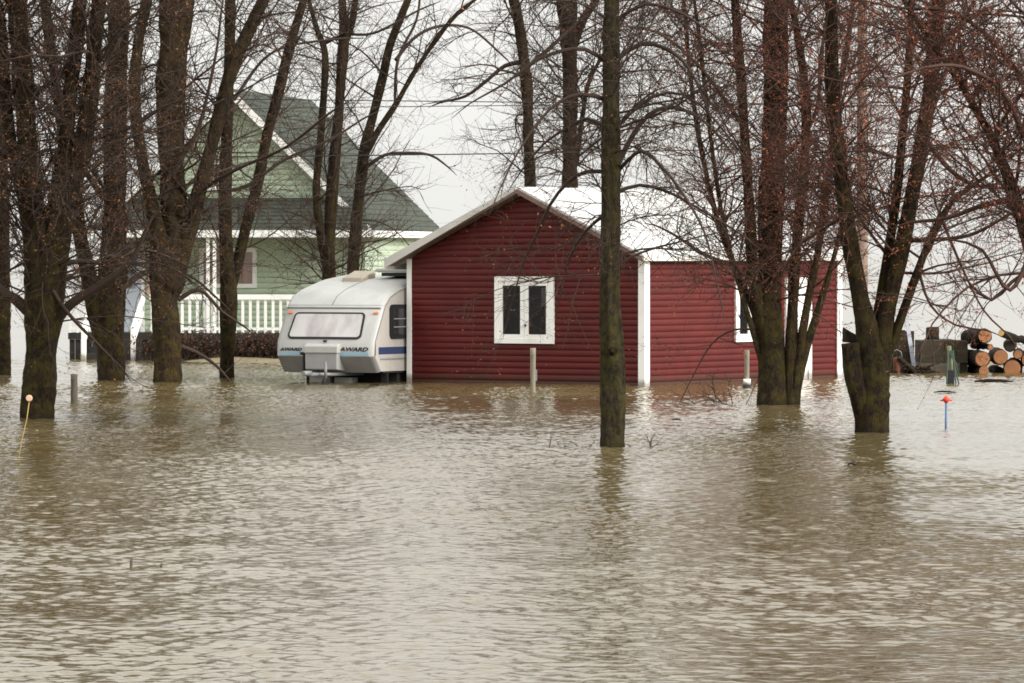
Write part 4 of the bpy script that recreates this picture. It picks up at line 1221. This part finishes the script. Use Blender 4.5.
# overhead cables
for i, (pa, pm, pb, D, r_) in enumerate((((-60, 96), (300, 100), (1200, 108), 109, .011), ((-60, 118), (300, 108), (1200, 100), 108, .009), ((-60, 158), (480, 154), (1200, 140), 108.5, .013))):
    pts = catmull([tuple(wp(-600, pa[1], D)), tuple(wp(*pa, D)), tuple(wp(*pm, D)), tuple(wp(*pb, D)), tuple(wp(1700, pb[1] - 6, D))], 1.0)
    mb = MB(); mb.tube(pts, r_, 5)
    c_ = mb.build('overhead_cable', M['wire'])
    tag(c_, ('topmost thin overhead cable crossing the green house roof', 'middle overhead cable, just under the topmost one', 'lowest overhead cable, crossing halfway down the green house roof')[i], 'cable', 'overhead cables')

# ------------------------------------------------------------------ small things
def wood_post(px, pyt, pyb, wpx, mat, label, name='fence_post', lean=0.0):
    b = base(px, pyb); D = b.y
    h = (pyb - pyt) / F * D; r = wpx / 2 / F * D
    o = empty(name, b); tag(o, label, 'post')
    rg = random.Random(int(px))
    mb = MB(); n = 9
    mb.tube([(lean * i / n * h, 0, -.5 + (h + .5) * i / n) for i in range(n + 1)], [r * rg.uniform(.92, 1.06) for _ in range(n + 1)], 9, wob=.06, rng=rg)
    mb.build('shaft', mat, o)
    return o, D, h, r
o_, D_, h_, r_ = wood_post(533, 348, 393, 5.5, M['post'], 'weathered pale wooden post below the shed gable window')
mb = MB(); mb.box((r_ * .7, -.02, .22), (r_ * 1.5, .02, .42)); mb.build('bracket', M['metal'], o_)
wood_post(74, 374, 404, 7, M['post_dark'], 'short dark wooden post standing in the flood right of the thick left tree')
o_, D_, h_, r_ = wood_post(747, 350, 388, 5, M['post'], 'grey wooden post in the water beneath the shed side window')
mb = MB(); mb.tube([(0, -.02, -.1), (0, -.02, .06)], .085, 10); mb.build('base_sleeve', M['rubber'], o_)
mb = MB(); mb.tube([(0, -.02, .062), (0, -.02, .17)], .072, 10); mb.build('white_cap', M['white'], o_)

# yellow marker with round reflector
b = base(18, 461); D = b.y
o = empty('marker_stake', b); tag(o, 'thin yellow marker stake with a pale round reflector by the thick left tree', 'marker')
tip = wp(29, 402, D) - b
mb = MB(); mb.tube([tip * -0.3, tip * .33 + Vector((-.004, 0, 0)), tip * .7 + Vector((.01, 0, 0)), tip], .0065, 7); mb.build('rod', M['yellow_rod'], o)
mb = MB(); mb.tube([tip + Vector((0, -.02, .045)), tip + Vector((0, -.012, .045)), tip + Vector((0, .012, .045)), tip + Vector((0, .02, .045))], [.032, .04, .04, .032], 18); mb.build('reflector', M['reflector'], o)
# red topped stake
b = base(946, 427); D = b.y
o = empty('marker_stake', b); tag(o, 'slim blue stake with a red flared cap in the water at the right', 'marker')
mb = MB(); mb.tube([(0, 0, -.3), (0.005, 0, .38)], .017, 9); mb.build('rod', M['blue_rod'], o)
mb = MB(); mb.tube([(0.005, 0, .35), (0.005, 0, .40), (.005, 0, .435), (.005, 0, .455)], [.022, .06, .032, .010], 14)
mb.box((-.085, -.010, .375), (.09, .010, .397)); mb.build('cap', M['red_plastic'], o)

# timber bin, stump on it, panel, plank, debris behind
Db = dist(373)
def bx(px): return wx(px, Db)
o = empty('timber_bin', (bx(944), Db, 0)); tag(o, 'dark weathered timber box wall left of the log pile', 'bin')
cx = bx(944)
mb = MB(); zt_ = wz(340.5, Db); zl_ = wz(363, Db)
u = bx(921) - cx
k = 0
while u < bx(968) - cx - .05:
    mb.box((u, 0 + .008 * (k % 2), zl_ + .004), (min(u + .245, bx(968) - cx), 1.6, zt_ + .01 * ((k * 7) % 3 - 1))); u += .25; k += 1
mb.build('upper_planks', M['bin'], o)
mb = MB(); mb.box((bx(921) - cx, -.03, -.4), (bx(960) - cx, 1.55, zl_)); mb.build('base_plank', M['bin_low'], o)
mb = MB(); mb.box((bx(960) - cx + .005, .06, -.4), (bx(968) - cx, 1.5, zl_ - .004)); mb.build('side_block', M['bin'], o)
rg = random.Random(9)
o = empty('log_stump', (bx(934.5), Db + .5, zt_)); tag(o, 'short round log stump standing on the timber box', 'stump')
mb = MB(); mb.tube([(0, 0, .012), (0, 0, .1), (.005, 0, .2), (0, 0, .275)], [.15, .14, .142, .135], 16, wob=.04, rng=rg); mb.build('bark_body', M['log_bark'], o)
mb = MB(); mb.tube([(0, 0, .277), (0, 0, .283)], .125, 16); mb.build('cut_top', M['bin_low'], o)
o = empty('board_panel', (bx(903), Db + .6, 0)); tag(o, 'dark brown upright board panel between the right tree and the timber box', 'panel')
mb = MB()
for k in range(3): mb.box((-.28 + .19 * k, 0, -.3), (-.28 + .19 * k + .185, .06, wz(331, Db + .6) + .02 * (k % 2)))
mb.build('boards', M['bin'], o)
o = empty('leaning_plank', (bx(915), Db + .25, 0)); tag(o, 'pale bluish plank leaning against the board panel', 'plank')
a_ = Vector((0, 0, .15)); b_ = Vector((bx(908.5) - bx(915), .3, wz(317, Db)))
mb = MB(); dv = (b_ - a_).normalized(); mb.prism([a_ + Vector((-.045, 0, 0)), a_ + Vector((.045, 0, 0)), b_ + Vector((.04, 0, 0)), b_ + Vector((-.04, 0, 0))], (0, .03, 0)); mb.build('board', M['plank'], o)
o = empty('drift_beam', (bx(897), Db - .4, 0)); tag(o, 'dark beam slanting into the water right of the foreground trunk', 'beam')
mb = MB(); mb.tube([(0, 0, wz(357, Db)), (.32, .05, .06), (.40, .05, -.1)], [.045, .05, .05], 8, wob=.08, rng=rg); mb.build('timber', M['log_bark'], o)
o = empty('scrap_heap', (bx(915), Db - .1, 0)); tag(o, 'low heap of dark branch scraps at the foot of the timber box', 'heap')
mb = MB()
for k in range(26):
    a0 = rg.uniform(0, 6.28); p0 = Vector((rg.uniform(-.25, .25), rg.uniform(-.2, .15), rg.uniform(0, .12)))
    q0 = p0 + Vector((math.cos(a0) * .3, math.sin(a0) * .2, rg.uniform(-.08, .1)))
    mb.tube([p0, (p0 + q0) / 2 + Vector((0, 0, .03)), q0], [.028, .022, .012], 5)
mb.build('branches', M['log_bark'], o)
o = empty('rust_bucket', (bx(896), Db - .3, 0)); tag(o, 'small rusty bin half hidden by the right foreground trunk', 'bin')
mb = MB(); mb.tube([(0, 0, -.2), (0, 0, .22), (0, 0, .34)], [.07, .08, .085], 12); mb.build('drum', M['rust_debris'], o)
mb = MB(); mb.tube([(-.11, 0, .342), (-.08, 0, .46), (0, 0, .50), (.08, 0, .46), (.11, 0, .342)], .01, 6); mb.build('handle', M['metal'], o)

# mossy post stand with green metal legs
Dp = dist(384); b = base(951, 384)
o = empty('post_stand', b); tag(o, 'mossy wooden post propped on a green metal frame before the timber box', 'stand')
sc_ = Dp / F
mb = MB(); mb.tube([(-.0, .05, -.4), (.0, .05, .0), (-.01, .05, .45), (-.035, .05, 38 * sc_)], [.055, .055, .05, .045], 9, wob=.06, rng=rg); mb.build('post', M['mossy'], o)
mb = MB(); mb.box((-.07, -.08, -.3), (.06, .0, 14 * sc_)); mb.build('box', M['rubber'], o, .01)
for (xa, xb) in ((-.0, .15), (.04, .09), (-.05, -.09)):
    mb = MB(); mb.tube([(xa, -.02, 34 * sc_), (xb, -.09, .0), (xb + .02, -.1, -.3)], .016, 6); mb.build('leg', M['green_metal'], o)
mb = MB(); mb.tube([(-.06, -.02, 33 * sc_), (.10, -.05, 20 * sc_), (.14, -.07, 8 * sc_)], .014, 6); mb.build('brace', M['green_metal'], o)

# dark wedge of wood on the sawn stem
Dw = dist(432)
o = empty('wood_wedge', wp(851, 344, Dw)); tag(o, 'dark pointed chunk of wood lying on the sawn off stem', 'wood')
mb = MB(); s_ = Dw / F
mb.prism([(-8 * s_, -.08, 17 * s_), (-8.5 * s_, -.08, 2 * s_), (8 * s_, -.08, .5 * s_), (10 * s_, -.08, 7 * s_), (0, -.08, 12 * s_)], (0, .18, 0)); mb.build('chunk', M['log_bark'], o, .012)

# log pile
LOGD = dist(373.5)
logs = [(985, 336, 7.2, -.16, 1.5, -.03, 'topmost large log of the pile with an orange sawn end', 0),
        (982.5, 359, 8.0, -.10, 1.9, 0, 'large log under the topmost one, its cut end in shade', 0),
        (1000.7, 357, 7.8, .05, 2.2, 0, 'large log in the middle of the pile with a bright orange end', 0),
        (1012.5, 368.5, 8.8, .12, 2.2, 0, 'largest log lying lowest at the right of the pile', 0),
        (1018, 354.5, 4.6, .1, 2.0, 0, 'thin log at the right frame edge above the largest one', 0),
        (984, 371, 5.2, -.05, 1.8, 0, 'low log half in the water at the left of the pile', 0),
        (990.5, 347, 3.0, -.15, 1.6, 0, 'slim branch log wedged under the topmost log', 0),
        (1001.4, 333, 3.8, .9, 1.0, -.28, 'raised branch with a yellowish cut end sticking up from the pile', 1),
        (1000, 371, 4.5, .0, 1.8, 0, 'dark log low between the two big ones at the waterline', 2),
        (1010, 346, 6.0, .1, 2.0, 0, 'dark log at the back, behind the middle of the pile', 2),
        (1030, 360, 8.5, .1, 2.2, 0, 'log cut by the right frame edge', 0)]
for i, (px, py, rp_, dx, ln, dzs, lab, kind) in enumerate(logs):
    D = LOGD + (.0 if kind != 2 else .5)
    p0 = wp(px, py, D) ; r = rp_ / F * D
    o = empty('log', p0); tag(o, lab, 'log', 'logs in the pile')
    rg2 = random.Random(40 + i); n = 8
    d = Vector((dx, 1, dzs)).normalized() * ln
    mb = MB()
    mb.tube([d * (k / n) + (Vector((rg2.uniform(-.02, .02), 0, rg2.uniform(-.02, .02))) if k else Vector()) for k in range(n + 1)], [r * rg2.uniform(.95, 1.05) for _ in range(n + 1)], 16, wob=.05, rng=rg2)
    mb.build('bark_body', M['log_bark'], o)
    mb = MB(); mb.tube([d.normalized() * -.004, d.normalized() * -.012], [r * .93, r * .90], 16)
    mb.build('cut_end', M['log_end_pale'] if kind == 1 else (M['bin'] if kind == 2 else M['log_end']), o)

# added brush standing in for the dark opening under the porch
def build_filler_brush():
    rng = np.random.default_rng(8)
    c, s = math.cos(HT), math.sin(HT)
    x0, x1 = wx(150, HD - 1.6), wx(292, HD - 2.2)
    ctr = np.array([(x0 + x1) / 2, HD - 2.0, 0])
    o = empty('hedge', tuple(ctr)); tag(o, 'low dark leafless hedge with dead leaves under the porch railing', 'hedge')
    n = 260
    P = np.stack([rng.uniform(x0, x1, n) - ctr[0], rng.uniform(-.25, .35, n), np.full(n, .02)], 1)
    d = np.stack([rng.normal(0, .4, n), rng.normal(0, .3, n), np.ones(n)], 1)
    L = rng.uniform(.35, .66, n)
    b1, r1 = grow(rng, P, d, L, np.full(n, .009), np.full(n, .004), 5, .16, np.zeros(n))
    P, d, r, t, pl = spawn(rng, b1, r1, 1800, .15, 25, 70)
    L2 = rng.uniform(.08, .28, 1800)
    b2, r2 = grow(rng, P, d, L2, np.full(1800, .004), np.full(1800, .002), 3, .15, np.zeros(1800))
    v1, f1 = tubes(b1, r1, 4); v2, f2 = tubes(b2, r2, 3)
    st = np_mesh('stems', np.concatenate([v1, v2]), np.concatenate([f1, f2 + len(v1)]), M['twig_dark'], o)
    nb = 6500
    P, d, r, t, pl = spawn(rng, b2, r2, nb, .1, 20, 80)
    P[:, 2] = np.clip(P[:, 2], .02, .70)
    sz = rng.uniform(.02, .05, nb)[:, None]
    sd = unit(np.cross(d, rng.normal(0, 1, (nb, 3)))); nn = np.cross(d, sd)
    vs = np.stack([P, P + d * sz * .9 + sd * sz * .5, P + d * sz * 1.8 + nn * sz * .4, P + d * sz * .9 - sd * sz * .5], 1).reshape(-1, 3)
    np_mesh('leaves', vs, np.arange(nb * 4).reshape(-1, 4), M['hedge_leaf'], o)
build_filler_brush()

# twigs sticking out of the flood
def sprig(px, py, n, h, spread, label, seed, lean=(0, 0)):
    b = base(px, py); rng = np.random.default_rng(seed)
    o = empty('drowned_twigs', b); tag(o, label, 'twigs', 'twigs poking out of the flood')
    P = np.stack([rng.normal(0, spread, n), rng.normal(0, .1, n), np.full(n, -.05)], 1)
    d = np.stack([rng.normal(lean[0], .6, n), rng.normal(0, .3, n), rng.uniform(.3, 1, n)], 1)
    L = rng.uniform(.5, 1, n) * h
    b1, r1 = grow(rng, P, d, L, np.full(n, .008), np.full(n, .003), 6, .15, np.full(n, -.3))
    v, f = tubes(b1, r1, 4)
    m2 = n * 4
    P, d, r, t, pl = spawn(rng, b1, r1, m2, .3, 25, 60)
    b2, r2 = grow(rng, P, d, rng.uniform(.1, .35, m2) * h, np.full(m2, .004), np.full(m2, .002), 3, .12, np.zeros(m2))
    v2, f2 = tubes(b2, r2, 3)
    np_mesh('stems', np.concatenate([v, v2]), np.concatenate([f, f2 + len(v)]), M['twig_dark'], o)
sprig(712, 404, 14, .75, .30, 'fan of thin brown twigs in the water before the shed side wall', 31, (-.5, 0))
sprig(641, 447, 5, .35, .16, 'few bent twigs in the water right of the centre trunk', 32)
sprig(575, 447, 5, .28, .22, 'few bent twigs in the water left of the centre trunk', 33)
for px, py, h, w_, lab in ((131, 568, .085, .012, 'taller of two dark plant stubs poking from the left foreground water'), (161, 569, .05, .010, 'shorter of two dark plant stubs poking from the left foreground water')):
    b = base(px, py); o = empty('plant_stub', b); tag(o, lab, 'stub', 'plant stubs')
    mb = MB(); mb.tube([(0, 0, -.1), (0, 0, h * .5), (.006, 0, h)], [w_ * .8, w_, w_ * .5], 7, wob=.1, rng=rg); mb.build('stem', M['post_dark'], o)
for px, py, ln, lab in ((994, 382, .38, 'flat dark driftwood piece floating below the log pile'), (945, 393, .20, 'thin dark driftwood stick floating above the red capped stake'),
                        (852, 466, .05, 'tiny dark chip floating below the right foreground tree'), (677, 421, .07, 'tiny dark scrap floating right of the centre trunk'),
                        (375, 386, .10, 'small dark scrap floating before the caravan side')):
    b = base(px, py); o = empty('driftwood', (b.x, b.y, .0)); tag(o, lab, 'driftwood', 'floating scraps')
    mb = MB(); r_ = max(.014, ln * .09)
    mb.tube([(-ln, 0, .012), (-ln * .3, .02, .028), (ln * .4, 0, .024), (ln, -.03, .006)], [r_ * .5, r_, r_ * .9, r_ * .4], 7, wob=.1, rng=rg); mb.build('wood', M['log_bark'], o)
